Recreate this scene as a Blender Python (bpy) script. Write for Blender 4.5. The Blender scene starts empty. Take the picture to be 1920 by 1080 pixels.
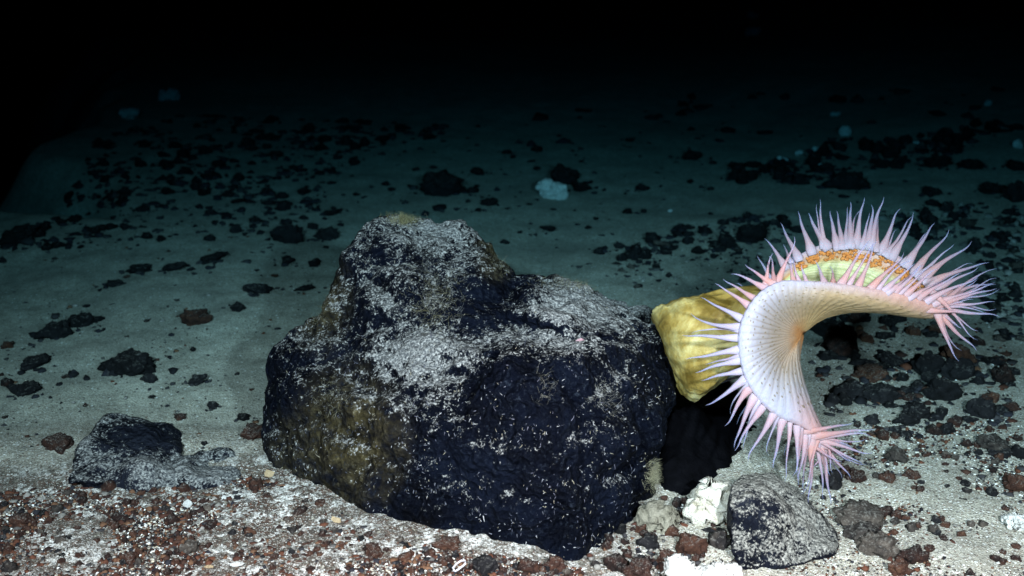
import bpy, bmesh, math, random
import numpy as np
from mathutils import Vector, Matrix, noise
from mathutils.bvhtree import BVHTree

R = math.radians
SC = bpy.context.scene
COL = SC.collection

# ------------------------------------------------------------------ camera
CAM_H, PITCH, VF = 0.80, R(20.0), math.tan(R(14.0))
HF = VF * 16 / 9
cd = bpy.data.cameras.new('camera'); cam = bpy.data.objects.new('camera', cd); COL.objects.link(cam)
cam.location = (0, 0, CAM_H); cam.rotation_euler = (math.pi / 2 - PITCH, 0, 0)
cd.sensor_width = 36; cd.lens = 18 / HF; cd.clip_start = 0.02; cd.clip_end = 400
cd.dof.use_dof = True; cd.dof.focus_distance = 1.55; cd.dof.aperture_fstop = 5.6
SC.camera = cam

# ------------------------------------------------------------------ world: the deep sea has no daylight
w = bpy.data.worlds.new('World'); SC.world = w; w.use_nodes = True
w.node_tree.nodes['Background'].inputs[0].default_value = (0.001, 0.002, 0.004, 1)
w.node_tree.nodes['Background'].inputs[1].default_value = 0.05

# ------------------------------------------------------------------ the lamps of the dive vehicle that takes the picture
def spot(name, loc, aim, watts, col, angle, blend=0.9, rad=0.03):
    l = bpy.data.lights.new(name, 'SPOT'); l.energy = watts; l.color = col
    l.spot_size = R(angle); l.spot_blend = blend; l.shadow_soft_size = rad
    o = bpy.data.objects.new(name, l); COL.objects.link(o); o.location = loc
    o.rotation_euler = (Vector(aim) - Vector(loc)).to_track_quat('-Z', 'Y').to_euler()
    return o
WARM = (1.0, 0.315, 0.262)
spot('vehicle_lamp', (-0.42, 0.00, 1.14), (-0.10, 1.45, 0.0), 3150, WARM, 86, 1.0)
spot('vehicle_lamp', (0.46, 0.00, 0.94), (0.46, 1.42, 0.0), 3000, WARM, 84, 1.0)

SC.view_settings.view_transform = 'Standard'; SC.view_settings.look = 'None'
SC.view_settings.exposure = 0.0; SC.view_settings.gamma = 1.0
SC.cycles.max_bounces = 5; SC.cycles.volume_bounces = 0; SC.cycles.transparent_max_bounces = 12

# ------------------------------------------------------------------ projection helpers
FWD = Vector((0, math.cos(PITCH), -math.sin(PITCH))); UP = Vector((0, math.sin(PITCH), math.cos(PITCH))); RIGHT = Vector((1, 0, 0))
EYE = Vector((0, 0, CAM_H))
def ray(px, py):
    return FWD + RIGHT * ((px - 960) / 960 * HF) + UP * ((540 - py) / 540 * VF)
def at(px, py, d):
    return EYE + ray(px, py) * d
MPP = HF / 960                      # metres per photo pixel at depth 1

def sstep(a, b, x):
    t = min(1, max(0, (x - a) / (b - a))); return t * t * (3 - 2 * t)
def fbm(p, oct_=4, s=1.0):
    return noise.fractal(Vector(p) * s, 1.0, 2.0, oct_)
def ground_z(x, y, fine=False):
    z = 0.030 * noise.noise(Vector((x * .9, y * .9, 3.1))) * sstep(1.2, 2.6, y)
    z += 0.012 * noise.noise(Vector((x * 2.3, y * 2.3, 7.7)))
    w1 = .22 * noise.noise(Vector((x * 1.3, y * 1.3, 9))) + .10 * noise.noise(Vector((x * 3.4, y * 3.4, 5)))
    s = min(y - 2.70 + .30 * (x + 1.15), -(x + .34 * y) * .9 + 1.2 * w1) + .5 * w1 * sstep(2.7, 3.6, y)
    if s > 0: z -= min(1.8 * s * s / (s + .13), 8)
    z += 0.05 * sstep(0.6, 2.2, x) * sstep(2.2, 4.5, y) * y * .5
    # near gravel bank left of and before the boulder
    z += 0.020 * sstep(1.62, 1.50, y) * sstep(0.15, -0.15, x)
    if fine:
        z += 0.006 * fbm((x * 9, y * 9, 1.3), 3) * sstep(6, 2, y)
        z += 0.0016 * noise.noise(Vector((x * 90, y * 90, 2))) * sstep(3, 1.5, y)
    return z
def gp(px, py):
    """ground point under a photo pixel, and its depth"""
    r = ray(px, py); z = 0.0; d = 0; 
    for _ in range(7):
        dn = (CAM_H - z) / -r.z if r.z < -.02 else 99
        if dn > 30: break
        p = EYE + r * dn; z = ground_z(p.x, p.y)
        if abs(dn - d) < .0008: return p, dn
        d = dn
    d = 0.9; last = 0.9
    while d < 40:
        p = EYE + r * d
        if p.z < ground_z(p.x, p.y): break
        last = d; d *= 1.02
    a, b = last, d
    for _ in range(18):
        m = (a + b) / 2; p = EYE + r * m
        if p.z < ground_z(p.x, p.y): b = m
        else: a = m
    return EYE + r * b, b

# ------------------------------------------------------------------ object helpers
def mk(name, me, mat=None, parent=None, smooth=True):
    o = bpy.data.objects.new(name, me); COL.objects.link(o)
    if mat: me.materials.clear(); me.materials.append(mat)
    if parent: o.parent = parent
    if smooth and me.polygons: me.polygons.foreach_set('use_smooth', [True] * len(me.polygons))
    return o
def tag(o, label=None, cat=None, group=None, kind=None):
    if label: o['label'] = label
    if cat: o['category'] = cat
    if group: o['group'] = group
    if kind: o['kind'] = kind
    return o
def empty(name, loc=(0, 0, 0)):
    o = bpy.data.objects.new(name, None); COL.objects.link(o); o.location = loc; o.empty_display_size = .02
    return o
def pydata(name, v, f):
    me = bpy.data.meshes.new(name); me.from_pydata([tuple(a) for a in v], [], f); me.update(); return me
def under(o, root):
    """parent keeping world coordinates (roots carry only a location)"""
    o.parent = root; o.location = -Vector(root.location)
    return o

# ------------------------------------------------------------------ node helpers
def newmat(name):
    m = bpy.data.materials.new(name); m.use_nodes = True
    nt = m.node_tree; return m, nt, nt.nodes['Principled BSDF']
def N(nt, t, **kw):
    n = nt.nodes.new(t)
    for k, v in kw.items():
        if k.startswith('i_'):
            key = k[2:]; n.inputs[int(key) if key.isdigit() else key].default_value = v
        else: setattr(n, k, v)
    return n
def L(nt, a, b): nt.links.new(a, b)
def ramp(nt, src, stops, interp='LINEAR'):
    r = nt.nodes.new('ShaderNodeValToRGB'); r.color_ramp.interpolation = interp
    e = r.color_ramp.elements
    while len(e) < len(stops): e.new(0.5)
    for el, (p, c) in zip(e, stops):
        el.position = p; el.color = (c, c, c, 1) if isinstance(c, (int, float)) else (*c, 1)
    L(nt, src, r.inputs[0]); return r.outputs[0]
def tex(nt, scale, detail=4, rough=.55, coord=None, dist=0.0):
    n = N(nt, 'ShaderNodeTexNoise', i_Scale=scale, i_Detail=detail, i_Roughness=rough, i_Distortion=dist)
    if coord: L(nt, coord, n.inputs['Vector'])
    return n
def vor(nt, scale, coord=None, feature='F1'):
    n = N(nt, 'ShaderNodeTexVoronoi', feature=feature, i_Scale=scale)
    if coord: L(nt, coord, n.inputs['Vector'])
    return n
def mix(nt, fac, a, b, mode='MIX'):
    n = N(nt, 'ShaderNodeMix', data_type='RGBA', blend_type=mode)
    for src, i in ((fac, 0), (a, 6), (b, 7)):
        if isinstance(src, (int, float)): n.inputs[i].default_value = src
        elif isinstance(src, tuple): n.inputs[i].default_value = (*src, 1)
        else: L(nt, src, n.inputs[i])
    return n.outputs[2]
def mth(nt, op, a, b=None, clamp=False):
    n = N(nt, 'ShaderNodeMath', operation=op, use_clamp=clamp)
    for i, s in enumerate((a, b)):
        if s is None: continue
        if isinstance(s, (int, float)): n.inputs[i].default_value = s
        else: L(nt, s, n.inputs[i])
    return n.outputs[0]
def bump(nt, h, strength, dist, bsdf, nrm=None):
    b = N(nt, 'ShaderNodeBump', i_Strength=strength, i_Distance=dist); L(nt, h, b.inputs['Height'])
    if nrm: L(nt, nrm, b.inputs['Normal'])
    L(nt, b.outputs[0], bsdf.inputs['Normal']); return b.outputs[0]
def pos(nt): return N(nt, 'ShaderNodeNewGeometry').outputs['Position']
def attr(nt, name): return N(nt, 'ShaderNodeAttribute', attribute_name=name)

# ------------------------------------------------------------------ materials
def mat_sand():
    m, nt, b = newmat('sand'); P = pos(nt)
    big = tex(nt, 1.3, 4, .6, P); mid = tex(nt, 14, 5, .65, P); fine = tex(nt, 330, 3, .7, P)
    g1 = vor(nt, 420, P); g2 = vor(nt, 230, P)
    base = ramp(nt, mid.outputs[0], [(.3, (.29, .27, .225)), (.55, (.41, .385, .325)), (.75, (.52, .495, .43))])
    col = mix(nt, .55, base, ramp(nt, fine.outputs[0], [(.3, (.12, .11, .10)), (.5, (.5, .49, .45)), (.7, (.85, .84, .8))]), 'OVERLAY')
    bk = attr(nt, 'bank').outputs['Fac']
    crust = ramp(nt, tex(nt, 100, 6, .8, P).outputs[0], [(.40, 0), (.47, 1)])
    ccol = ramp(nt, tex(nt, 210, 4, .7, P).outputs[0], [(.3, (.012, .007, .006)), (.48, (.042, .018, .011)), (.62, (.088, .040, .024)), (.75, (.26, .21, .16))])
    col = mix(nt, mth(nt, 'MULTIPLY', bk, mth(nt, 'MULTIPLY', crust, .92)), col, ccol)
    cream = mth(nt, 'MULTIPLY', bk, ramp(nt, tex(nt, 36, 6, .82, P).outputs[0], [(.50, 0), (.57, .95)]))
    col = mix(nt, cream, col, ramp(nt, tex(nt, 260, 3, .7, P).outputs[0], [(.33, (.16, .11, .08)), (.43, (.78, .75, .67)), (.53, (.96, .95, .91))]))
    # loose grains of shell, basalt and rusty grit
    sep = N(nt, 'ShaderNodeSeparateColor'); L(nt, g1.outputs['Color'], sep.inputs[0])
    coarse = ramp(nt, attr(nt, 'coarse').outputs['Fac'], [(0, .12), (1, .85)])
    near = ramp(nt, g1.outputs['Distance'], [(.30, 1), (.5, 0)])
    grain = ramp(nt, sep.outputs[0], [(0, (.035, .028, .026)), (.16, (.16, .07, .045)), (.30, (.36, .33, .28)), (.56, (.44, .42, .37)), (.72, (.75, .73, .68)), (.88, (.93, .92, .88))], 'CONSTANT')
    col = mix(nt, mth(nt, 'MULTIPLY', near, coarse), col, grain)
    sep2 = N(nt, 'ShaderNodeSeparateColor'); L(nt, g2.outputs['Color'], sep2.inputs[0])
    sel = mth(nt, 'MULTIPLY', mth(nt, 'LESS_THAN', sep2.outputs[0], mth(nt, 'MULTIPLY', coarse, .26)), mth(nt, 'LESS_THAN', g2.outputs['Distance'], .42))
    col = mix(nt, mth(nt, 'MULTIPLY', sel, .8), col, ramp(nt, sep2.outputs[1], [(.15, (.03, .025, .025)), (.4, (.14, .07, .045)), (.55, (.45, .42, .36)), (.85, (.9, .89, .85))]))
    col = mix(nt, .45, col, ramp(nt, tex(nt, 75, 5, .75, P).outputs[0], [(.32, .22), (.5, .5), (.68, .74)]), 'OVERLAY')
    # faint darker films of silt over the sand
    sl = ramp(nt, tex(nt, 3.2, 6, .7, P).outputs[0], [(.45, 0), (.7, .55)])
    col = mix(nt, sl, col, (.20, .195, .17))
    L(nt, col, b.inputs['Base Color']); b.inputs['Roughness'].default_value = .95
    b.inputs['Specular IOR Level'].default_value = .2
    h = mth(nt, 'ADD', mth(nt, 'MULTIPLY', mth(nt, 'SUBTRACT', 1, g1.outputs['Distance']), .6), fine.outputs[0])
    h = mth(nt, 'ADD', h, mth(nt, 'MULTIPLY', mth(nt, 'MULTIPLY', bk, crust), 1.6))
    bump(nt, h, .9, .0026, b)
    return m
def mat_boulder(name, dust=0.0, stain=True, base=((.0004, .0006, .0016), (.0012, .0021, .0058), (.0034, .0056, .0130)), silt=((.045, .050, .060), (.165, .17, .17), (.44, .44, .42))):
    m, nt, b = newmat(name); P = pos(nt); G = N(nt, 'ShaderNodeNewGeometry')
    n1 = tex(nt, 16, 6, .65, P); n2 = tex(nt, 75, 6, .72, P); n3 = tex(nt, 330, 4, .7, P); v = vor(nt, 120, P)
    col = ramp(nt, n1.outputs[0], [(.3, base[0]), (.5, base[1]), (.72, base[2])])
    if stain:
        st = attr(nt, 'stain').outputs['Fac']
        sf = mth(nt, 'MULTIPLY', st, ramp(nt, tex(nt, 42, 6, .7, P).outputs[0], [(.34, 0), (.62, 1)]))
        col = mix(nt, sf, col, ramp(nt, n2.outputs[0], [(.3, (.012, .010, .005)), (.5, (.045, .036, .016)), (.7, (.14, .12, .065))]))
    mo = mth(nt, 'MULTIPLY', ramp(nt, tex(nt, 190, 5, .75, P).outputs[0], [(.54, 0), (.66, 1)]), ramp(nt, tex(nt, 20, 5, .65, P, .5).outputs[0], [(.40, .08), (.62, .85)]))
    col = mix(nt, mo, col, (.022, .029, .042))
    # settled pale silt: on upward faces, broken by fine grain
    sepn = N(nt, 'ShaderNodeSeparateXYZ'); L(nt, G.outputs['Normal'], sepn.inputs[0])
    upf = ramp(nt, sepn.outputs[2], [(.15, 0), (.95, 1)])
    patch = ramp(nt, tex(nt, 9, 5, .6, P, .4).outputs[0], [(.36, 0), (.66, 1)])
    lum = mth(nt, 'ADD', mth(nt, 'MULTIPLY', upf, .20), mth(nt, 'MULTIPLY', patch, .12))
    lum = mth(nt, 'ADD', lum, mth(nt, 'MULTIPLY', attr(nt, 'dust').outputs['Fac'], .20))
    lum = mth(nt, 'ADD', lum, mth(nt, 'MULTIPLY', n2.outputs[0], .85))
    lum = mth(nt, 'ADD', lum, mth(nt, 'MULTIPLY', n3.outputs[0], .75))
    lum = mth(nt, 'ADD', lum, ramp(nt, sepn.outputs[2], [(0, 0), (.35, .07)]))
    lum = mth(nt, 'MULTIPLY', mth(nt, 'ADD', lum, dust - .062), .5)
    film = mth(nt, 'ADD', mth(nt, 'MULTIPLY', upf, .5), mth(nt, 'MULTIPLY', attr(nt, 'dust').outputs['Fac'], .35))
    film = mth(nt, 'MULTIPLY', mth(nt, 'ADD', film, mth(nt, 'MULTIPLY', n2.outputs[0], 1.1)), .5)
    col = mix(nt, ramp(nt, film, [(.53, 0), (.66, .5)]), col, tuple(q * .75 for q in silt[1]))
    d = ramp(nt, lum, [(.525, 0), (.555, .55), (.60, 1)])
    sed = ramp(nt, n3.outputs[0], [(.34, silt[0]), (.5, silt[1]), (.66, silt[2])])
    col = mix(nt, d, col, sed)
    L(nt, col, b.inputs['Base Color'])
    rr = ramp(nt, d, [(0, .55), (1, .95)]); L(nt, rr, b.inputs['Roughness'])
    b.inputs['Specular IOR Level'].default_value = .05
    h = mth(nt, 'ADD', mth(nt, 'MULTIPLY', n2.outputs[0], 1.2), mth(nt, 'MULTIPLY', v.outputs['Distance'], .7))
    bump(nt, h, 1.0, .008, b)
    return m
def mat_stone(name, stops, scale=60, rough=.85, dust=.5):
    """cobbles; object-random tint"""
    m, nt, b = newmat(name); P = pos(nt); oi = N(nt, 'ShaderNodeObjectInfo')
    n1 = tex(nt, scale, 5, .65, P); n2 = tex(nt, scale * 4, 4, .7, P)
    f = mth(nt, 'ADD', mth(nt, 'MULTIPLY', n1.outputs[0], .8), mth(nt, 'MULTIPLY', mth(nt, 'SUBTRACT', oi.outputs['Random'], .35), .30))
    col = ramp(nt, f, stops)
    G = N(nt, 'ShaderNodeNewGeometry'); s = N(nt, 'ShaderNodeSeparateXYZ'); L(nt, G.outputs['Normal'], s.inputs[0])
    lum = mth(nt, 'ADD', mth(nt, 'MULTIPLY', s.outputs[2], .22), n2.outputs[0])
    col = mix(nt, ramp(nt, lum, [(.70, 0), (.92, dust)]), col, (.30, .29, .26))
    L(nt, col, b.inputs['Base Color']); b.inputs['Roughness'].default_value = rough
    b.inputs['Specular IOR Level'].default_value = .2
    bump(nt, n2.outputs[0], .7, .004, b); return m
def mat_attr(name, rough=.85, noise_s=300):
    m, nt, b = newmat(name); a = attr(nt, 'Col'); n = tex(nt, noise_s, 3, .7, pos(nt))
    col = mix(nt, .6, a.outputs['Color'], ramp(nt, n.outputs[0], [(.3, .2), (.7, .85)]), 'OVERLAY')
    L(nt, col, b.inputs['Base Color']); b.inputs['Roughness'].default_value = rough
    b.inputs['Specular IOR Level'].default_value = .25; return m
def mat_pale(name, lo, hi, scale=60, sss=.0):
    m, nt, b = newmat(name); n = tex(nt, scale, 6, .7, pos(nt)); n2 = tex(nt, scale * 5, 3, .7, pos(nt))
    col = mix(nt, .5, ramp(nt, n.outputs[0], [(.3, lo), (.6, hi)]), ramp(nt, n2.outputs[0], [(.3, .25), (.7, .8)]), 'OVERLAY')
    L(nt, col, b.inputs['Base Color']); b.inputs['Roughness'].default_value = .9
    b.inputs['Specular IOR Level'].default_value = .2
    bump(nt, mth(nt, 'ADD', n.outputs[0], n2.outputs[0]), .8, .006, b); return m

SAND = mat_sand()
BOULDER = mat_boulder('boulder_rock')
MOUND = mat_boulder('mound_rock', .015, False, ((.0016, .002, .004), (.006, .0072, .0125), (.016, .019, .029)))
BLACK = mat_stone('black_stone', [(.3, (.002, .002, .0025)), (.55, (.008, .0075, .009)), (.8, (.025, .022, .022))], dust=.34)
RUST = mat_stone('rust_stone', [(.22, (.006, .004, .004)), (.42, (.026, .011, .008)), (.60, (.058, .024, .014)), (.85, (.11, .062, .034))], 110, dust=.65)
DUSTY = mat_stone('silted_stone', [(.3, (.012, .010, .010)), (.5, (.045, .036, .030)), (.75, (.11, .088, .070))], 70, dust=.6)
GRAVEL = mat_attr('gravel')
WHITE = mat_pale('white_sponge', (.46, .45, .41), (.76, .75, .71), 90)
CREAM = mat_pale('cream_rock', (.36, .32, .23), (.72, .69, .60), 60)
FLECK = mat_attr('fleck', .9)

# ------------------------------------------------------------------ the sea floor
def build_ground():
    nx = 520
    # row positions: dense where the camera looks
    ys = [-3.0, -2, -1, 0, .4, .7, .9]
    y = 1.0
    while y < 60:
        ys.append(y); y += max(.0042, .0042 * (y / 1.2) ** 2.1) if y < 6 else y * .06
    ys = np.array(ys); u = np.linspace(-1, 1, nx); tt = .22 * u + .78 * u ** 5
    verts = np.zeros((len(ys), nx, 3)); coarse = np.zeros((len(ys), nx)); bank = np.zeros((len(ys), nx))
    for j, yy in enumerate(ys):
        hw = 1.25 * (yy + 4.6) if yy > 0 else 6.0
        for i in range(nx):
            x = tt[i] * hw
            inner = abs(x) < yy * .62 + .3
            verts[j, i] = (x, yy, ground_z(x, yy, inner and yy > .9))
            c = .25 + .75 * sstep(-.1, .35, x) * sstep(2.6, 1.6, yy) + .75 * sstep(1.72, 1.5, yy)
            coarse[j, i] = min(1, c)
            bank[j, i] = sstep(1.52, 1.37, yy + .09 * noise.noise(Vector((x * 5, yy * 5, 1))) + .04 * noise.noise(Vector((x * 19, yy * 19, 4)))) * sstep(.26, .02, x) if .9 < yy < 1.8 else 0
    n = len(ys)
    idx = np.arange(n * nx).reshape(n, nx)
    f = np.stack([idx[:-1, :-1], idx[:-1, 1:], idx[1:, 1:], idx[1:, :-1]], -1).reshape(-1, 4)
    me = bpy.data.meshes.new('sea_floor')
    me.vertices.add(n * nx); me.vertices.foreach_set('co', verts.reshape(-1))
    me.loops.add(f.size); me.loops.foreach_set('vertex_index', f.reshape(-1))
    me.polygons.add(len(f)); me.polygons.foreach_set('loop_start', np.arange(0, f.size, 4)); me.polygons.foreach_set('loop_total', np.full(len(f), 4))
    me.update(); me.validate()
    a = me.attributes.new('coarse', 'FLOAT', 'POINT'); a.data.foreach_set('value', coarse.reshape(-1))
    a = me.attributes.new('bank', 'FLOAT', 'POINT'); a.data.foreach_set('value', bank.reshape(-1))
    o = mk('sea_floor', me, SAND); tag(o, kind='structure'); return o
build_ground()

# ------------------------------------------------------------------ big rocks from hulls, remeshed and weathered
def hull_rock(name, hulls, voxel, amp, smooth_it=4, attrs=None, seed=0.0, freq=(7, 22, 60)):
    bm = bmesh.new()
    for pts in hulls:
        vs = [bm.verts.new(p) for p in pts]
        r = bmesh.ops.convex_hull(bm, input=vs)
        junk = [g for g in r['geom_interior'] if isinstance(g, bmesh.types.BMVert)]
        bmesh.ops.delete(bm, geom=junk, context='VERTS')
    me = bpy.data.meshes.new('tmp'); bm.to_mesh(me); bm.free()
    o = bpy.data.objects.new('tmp', me); COL.objects.link(o)
    md = o.modifiers.new('r', 'REMESH'); md.mode = 'VOXEL'; md.voxel_size = voxel
    ms = o.modifiers.new('s', 'SMOOTH'); ms.factor = .5; ms.iterations = smooth_it
    dg = bpy.context.evaluated_depsgraph_get(); me2 = bpy.data.meshes.new_from_object(o.evaluated_get(dg))
    bpy.data.objects.remove(o)
    me2.update()
    nv = len(me2.vertices); co = np.zeros(nv * 3); me2.vertices.foreach_get('co', co); co = co.reshape(-1, 3)
    nr = np.zeros(nv * 3); me2.vertices.foreach_get('normal', nr); nr = nr.reshape(-1, 3)
    out = np.zeros_like(co)
    for i in range(nv):
        p = Vector(co[i]) + Vector((seed, seed * 1.7, -seed))
        d = amp * (1.0 * noise.noise(p * freq[0]) + .55 * noise.noise(p * freq[1]) + .30 * (noise.noise(p * freq[2])))
        rid = 1 - abs(noise.noise(p * freq[1] * .7 + Vector((5, 5, 5)))) * 2
        d += amp * .35 * rid
        d += amp * .20 * noise.noise(p * freq[2] * 2.1)
        vd = noise.voronoi(p * freq[1] * .6)[0]; d += amp * (1.15 * min(1, (vd[1] - vd[0]) * 1.6) - .6)
        vd = noise.voronoi(p * freq[2] * .75)[0]; d -= amp * .45 * max(0, .5 - vd[0]) * 2
        out[i] = co[i] + nr[i] * d
    me2.vertices.foreach_set('co', out.reshape(-1)); me2.update()
    if attrs:
        for k, fn in attrs.items():
            a = me2.attributes.new(k, 'FLOAT', 'POINT'); a.data.foreach_set('value', [fn(Vector(q)) for q in out])
    me2.name = name
    return me2
def PT(lst): return [at(*p) for p in lst]
def px_of(p):
    q = p - EYE; d = q.dot(FWD)
    return 960 + q.x / d / HF * 960, 540 - q.dot(UP) / d / VF * 540
def blob(x, y, cx, cy, rx, ry):
    return max(0, 1 - math.hypot((x - cx) / rx, (y - cy) / ry))

main_hull = PT([(497, 885, 1.63), (600, 940, 1.55), (690, 1000, 1.48), (900, 1035, 1.44), (1090, 1062, 1.42), (1165, 1010, 1.47), (1215, 950, 1.55),
    (1230, 860, 1.80), (540, 800, 1.85), (494, 770, 1.65), (545, 700, 1.60), (700, 770, 1.50), (860, 800, 1.44), (1000, 800, 1.42), (1150, 780, 1.45), (1240, 760, 1.54), (1266, 710, 1.62),
    (522, 650, 1.70), (572, 594, 1.68), (720, 690, 1.58), (890, 650, 1.50), (1080, 660, 1.47), (1205, 640, 1.56), (1258, 640, 1.64), (1214, 582, 1.78), (1120, 548, 1.84), (975, 520, 1.84), (640, 600, 1.9)])
peak_hull = PT([(636, 490, 1.72), (665, 440, 1.73), (692, 416, 1.75), (760, 404, 1.78), (860, 411, 1.78), (908, 450, 1.78), (950, 500, 1.76), (600, 600, 1.66), (575, 640, 1.66),
    (720, 700, 1.56), (890, 640, 1.54), (960, 575, 1.62), (700, 560, 1.64), (800, 520, 1.66), (870, 500, 1.68), (700, 440, 1.95), (850, 440, 1.95), (940, 620, 1.9), (640, 700, 1.85)])
bulge_hull = PT([(850, 790, 1.44), (890, 720, 1.43), (935, 650, 1.46), (970, 625, 1.48), (1040, 690, 1.44), (1085, 770, 1.42), (1000, 760, 1.385), (930, 900, 1.41), (1060, 920, 1.40), (1100, 1000, 1.42), (880, 980, 1.44),
    (950, 700, 1.6), (1050, 900, 1.6)])
shoulder_hull = PT([(960, 520, 1.72), (1040, 522, 1.76), (1120, 548, 1.76), (1210, 585, 1.74), (1000, 590, 1.56), (1100, 620, 1.52), (1190, 630, 1.56), (950, 590, 1.6), (1000, 700, 1.6), (1180, 700, 1.6)])
def f_stain(q):
    x, y = px_of(q)
    v = max(blob(x, y, 655, 820, 130, 160) * 1.5, blob(x, y, 600, 560, 70, 120) * 1.3, blob(x, y, 930, 470, 50, 70) * 1.3, blob(x, y, 560, 860, 90, 110) * .9)
    return min(1, v)
def f_dust(q):
    x, y = px_of(q)
    v = max(blob(x, y, 800, 670, 170, 60) * 1.4, blob(x, y, 1110, 560, 190, 70) * 1.5, blob(x, y, 830, 430, 120, 60) * .9, blob(x, y, 1010, 640, 130, 60) * .5, blob(x, y, 730, 560, 60, 120) * .8)
    v -= blob(x, y, 985, 730, 130, 110) * 2.0
    v -= blob(x, y, 900, 560, 80, 60) * .8 + blob(x, y, 990, 540, 90, 50) * .9
    v -= sstep(900, 1010, y) * .5
    v -= sstep(1130, 1250, x) * sstep(640, 720, y) * .6
    return max(-1, min(1, v))
bme = hull_rock('boulder_body', [main_hull, peak_hull, bulge_hull, shoulder_hull], .0040, .0125, 2, {'stain': f_stain, 'dust': f_dust}, 1.3)
boulder = empty('boulder', at(880, 1000, 1.6)); boulder.location.z = 0
tag(boulder, 'large humped black boulder with silt on its shoulders, the biggest rock in the picture', 'boulder')
bbody = under(mk('rock_body', bme, BOULDER), boulder)
BVH = BVHTree.FromPolygons([v.co.copy() for v in bme.vertices], [tuple(p.vertices) for p in bme.polygons])
def hit(px, py, bvh=None):
    r = ray(px, py).normalized()
    return (bvh or BVH).ray_cast(EYE, r)

lm = hull_rock('mound', [PT([(118, 905, 1.540), (132, 850, 1.580), (160, 810, 1.620), (205, 772, 1.680), (250, 768, 1.700), (320, 792, 1.720), (345, 815, 1.700), (250, 845, 1.600), (330, 850, 1.620), (150, 890, 1.540), (180, 905, 1.530), (330, 900, 1.620), (200, 850, 1.890), (330, 850, 1.890)]),
    PT([(150, 872, 1.560), (260, 868, 1.560), (400, 842, 1.660), (505, 872, 1.640), (540, 935, 1.560), (430, 940, 1.545), (300, 935, 1.540), (150, 930, 1.545), (300, 940, 1.620), (480, 930, 1.700)])],
    .005, .0100, 7, {'dust': lambda q: blob(*px_of(q), 350, 880, 260, 60) * .7 - blob(*px_of(q), 270, 815, 110, 40)}, 4.2)
o = mk('boulder', lm, MOUND); o.location.z = -.005; tag(o, 'low blue-black boulder half buried in sand beside the largest rock, foot of the gravel bank', 'boulder')

fr = hull_rock('front_rock', [PT([(1368, 905, 1.46), (1400, 886, 1.50), (1450, 880, 1.53), (1490, 905, 1.54), (1540, 962, 1.50), (1568, 1000, 1.47), (1562, 1040, 1.43), (1480, 1066, 1.405), (1385, 1070, 1.40), (1364, 1000, 1.42), (1366, 940, 1.43),
    (1470, 955, 1.44), (1420, 935, 1.44), (1480, 1000, 1.43), (1400, 920, 1.62), (1500, 950, 1.62), (1560, 1000, 1.58)])], .0042, .0075, 4,
    {'dust': lambda q: blob(*px_of(q), 1470, 900, 100, 50) * .9 + blob(*px_of(q), 1500, 985, 110, 60) * .6 - blob(*px_of(q), 1430, 950, 60, 50) * .8}, 9.1)
o = mk('boulder', fr, mat_boulder('silted_basalt', .10, False, ((.0016, .002, .004), (.006, .0072, .0125), (.016, .019, .029)), ((.07, .07, .065), (.20, .195, .175), (.44, .42, .37)))); tag(o, 'small angular grey-black boulder dusted with silt under the drooping tentacles', 'boulder')

gr_ = hull_rock('added_shade_rock', [PT([(1262, 760, 1.66), (1300, 750, 1.72), (1390, 765, 1.78), (1445, 800, 1.76), (1445, 850, 1.72), (1402, 900, 1.64), (1340, 912, 1.60), (1290, 935, 1.565), (1235, 945, 1.565), (1220, 880, 1.62), (1400, 880, 1.9), (1250, 880, 1.9)])], .006, .008, 4, {'dust': lambda q: -1.0}, 2.2)  # rock added to fill the gap; its near-black colour stands in for shade
o = mk('boulder', gr_, mat_stone('painted_shade_black', [(.3, (.0006, .0006, .0008)), (.6, (.002, .002, .003)), (.8, (.004, .004, .005))], dust=.0)); o.data.materials[0].node_tree.nodes['Principled BSDF'].inputs['Specular IOR Level'].default_value = .03; tag(o, 'added black rock standing in for deep shade between the largest boulder and the anemone', 'boulder')

def lump(name, px, py, w, h, mat, label, cat, group=None, seed=1, depth=None, voxel=None, n=6, amp=.16, sink=.25):
    """pale lumpy sponge or rock made of grown-together lobes, standing on the floor"""
    rnd = random.Random(seed)
    g, d = gp(px, py + h * .45)
    W = w * MPP * d; H = h * MPP * d
    bm = bmesh.new()
    for k in range(n):
        a = (k + .5) / n * 2 - 1
        r = H * rnd.uniform(.34, .50) if n > 1 else H * .5
        c = Vector((a * max(0, W * .5 - r) + rnd.uniform(-.1, .1) * W * .3, rnd.uniform(-.3, .3) * W * .4, H * rnd.uniform(.25, .55)))
        bmesh.ops.create_icosphere(bm, subdivisions=2, radius=r, matrix=Matrix.Translation(c) @ Matrix.Diagonal((rnd.uniform(.9, 1.3), 1, rnd.uniform(.7, 1.1), 1)))
    me = bpy.data.meshes.new('t'); bm.to_mesh(me); bm.free()
    t = bpy.data.objects.new('t', me); COL.objects.link(t)
    md = t.modifiers.new('r', 'REMESH'); md.mode = 'VOXEL'; md.voxel_size = voxel or H / 20
    sm = t.modifiers.new('s', 'SMOOTH'); sm.iterations = 3
    m2 = bpy.data.meshes.new_from_object(t.evaluated_get(bpy.context.evaluated_depsgraph_get())); bpy.data.objects.remove(t)
    for v in m2.vertices:
        p = v.co / H + Vector((seed, 0, 0))
        v.co += v.normal * H * amp * (noise.noise(p * 2.5) + .7 * noise.noise(p * 6) + .18 * noise.noise(p * 14))
    m2.update(); m2.name = name
    o = mk(name, m2, mat); o.location = g + Vector((0, 0, -H * sink * .4)); o.rotation_euler.z = rnd.uniform(-.3, .3)
    tag(o, label, cat, group); return o

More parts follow.
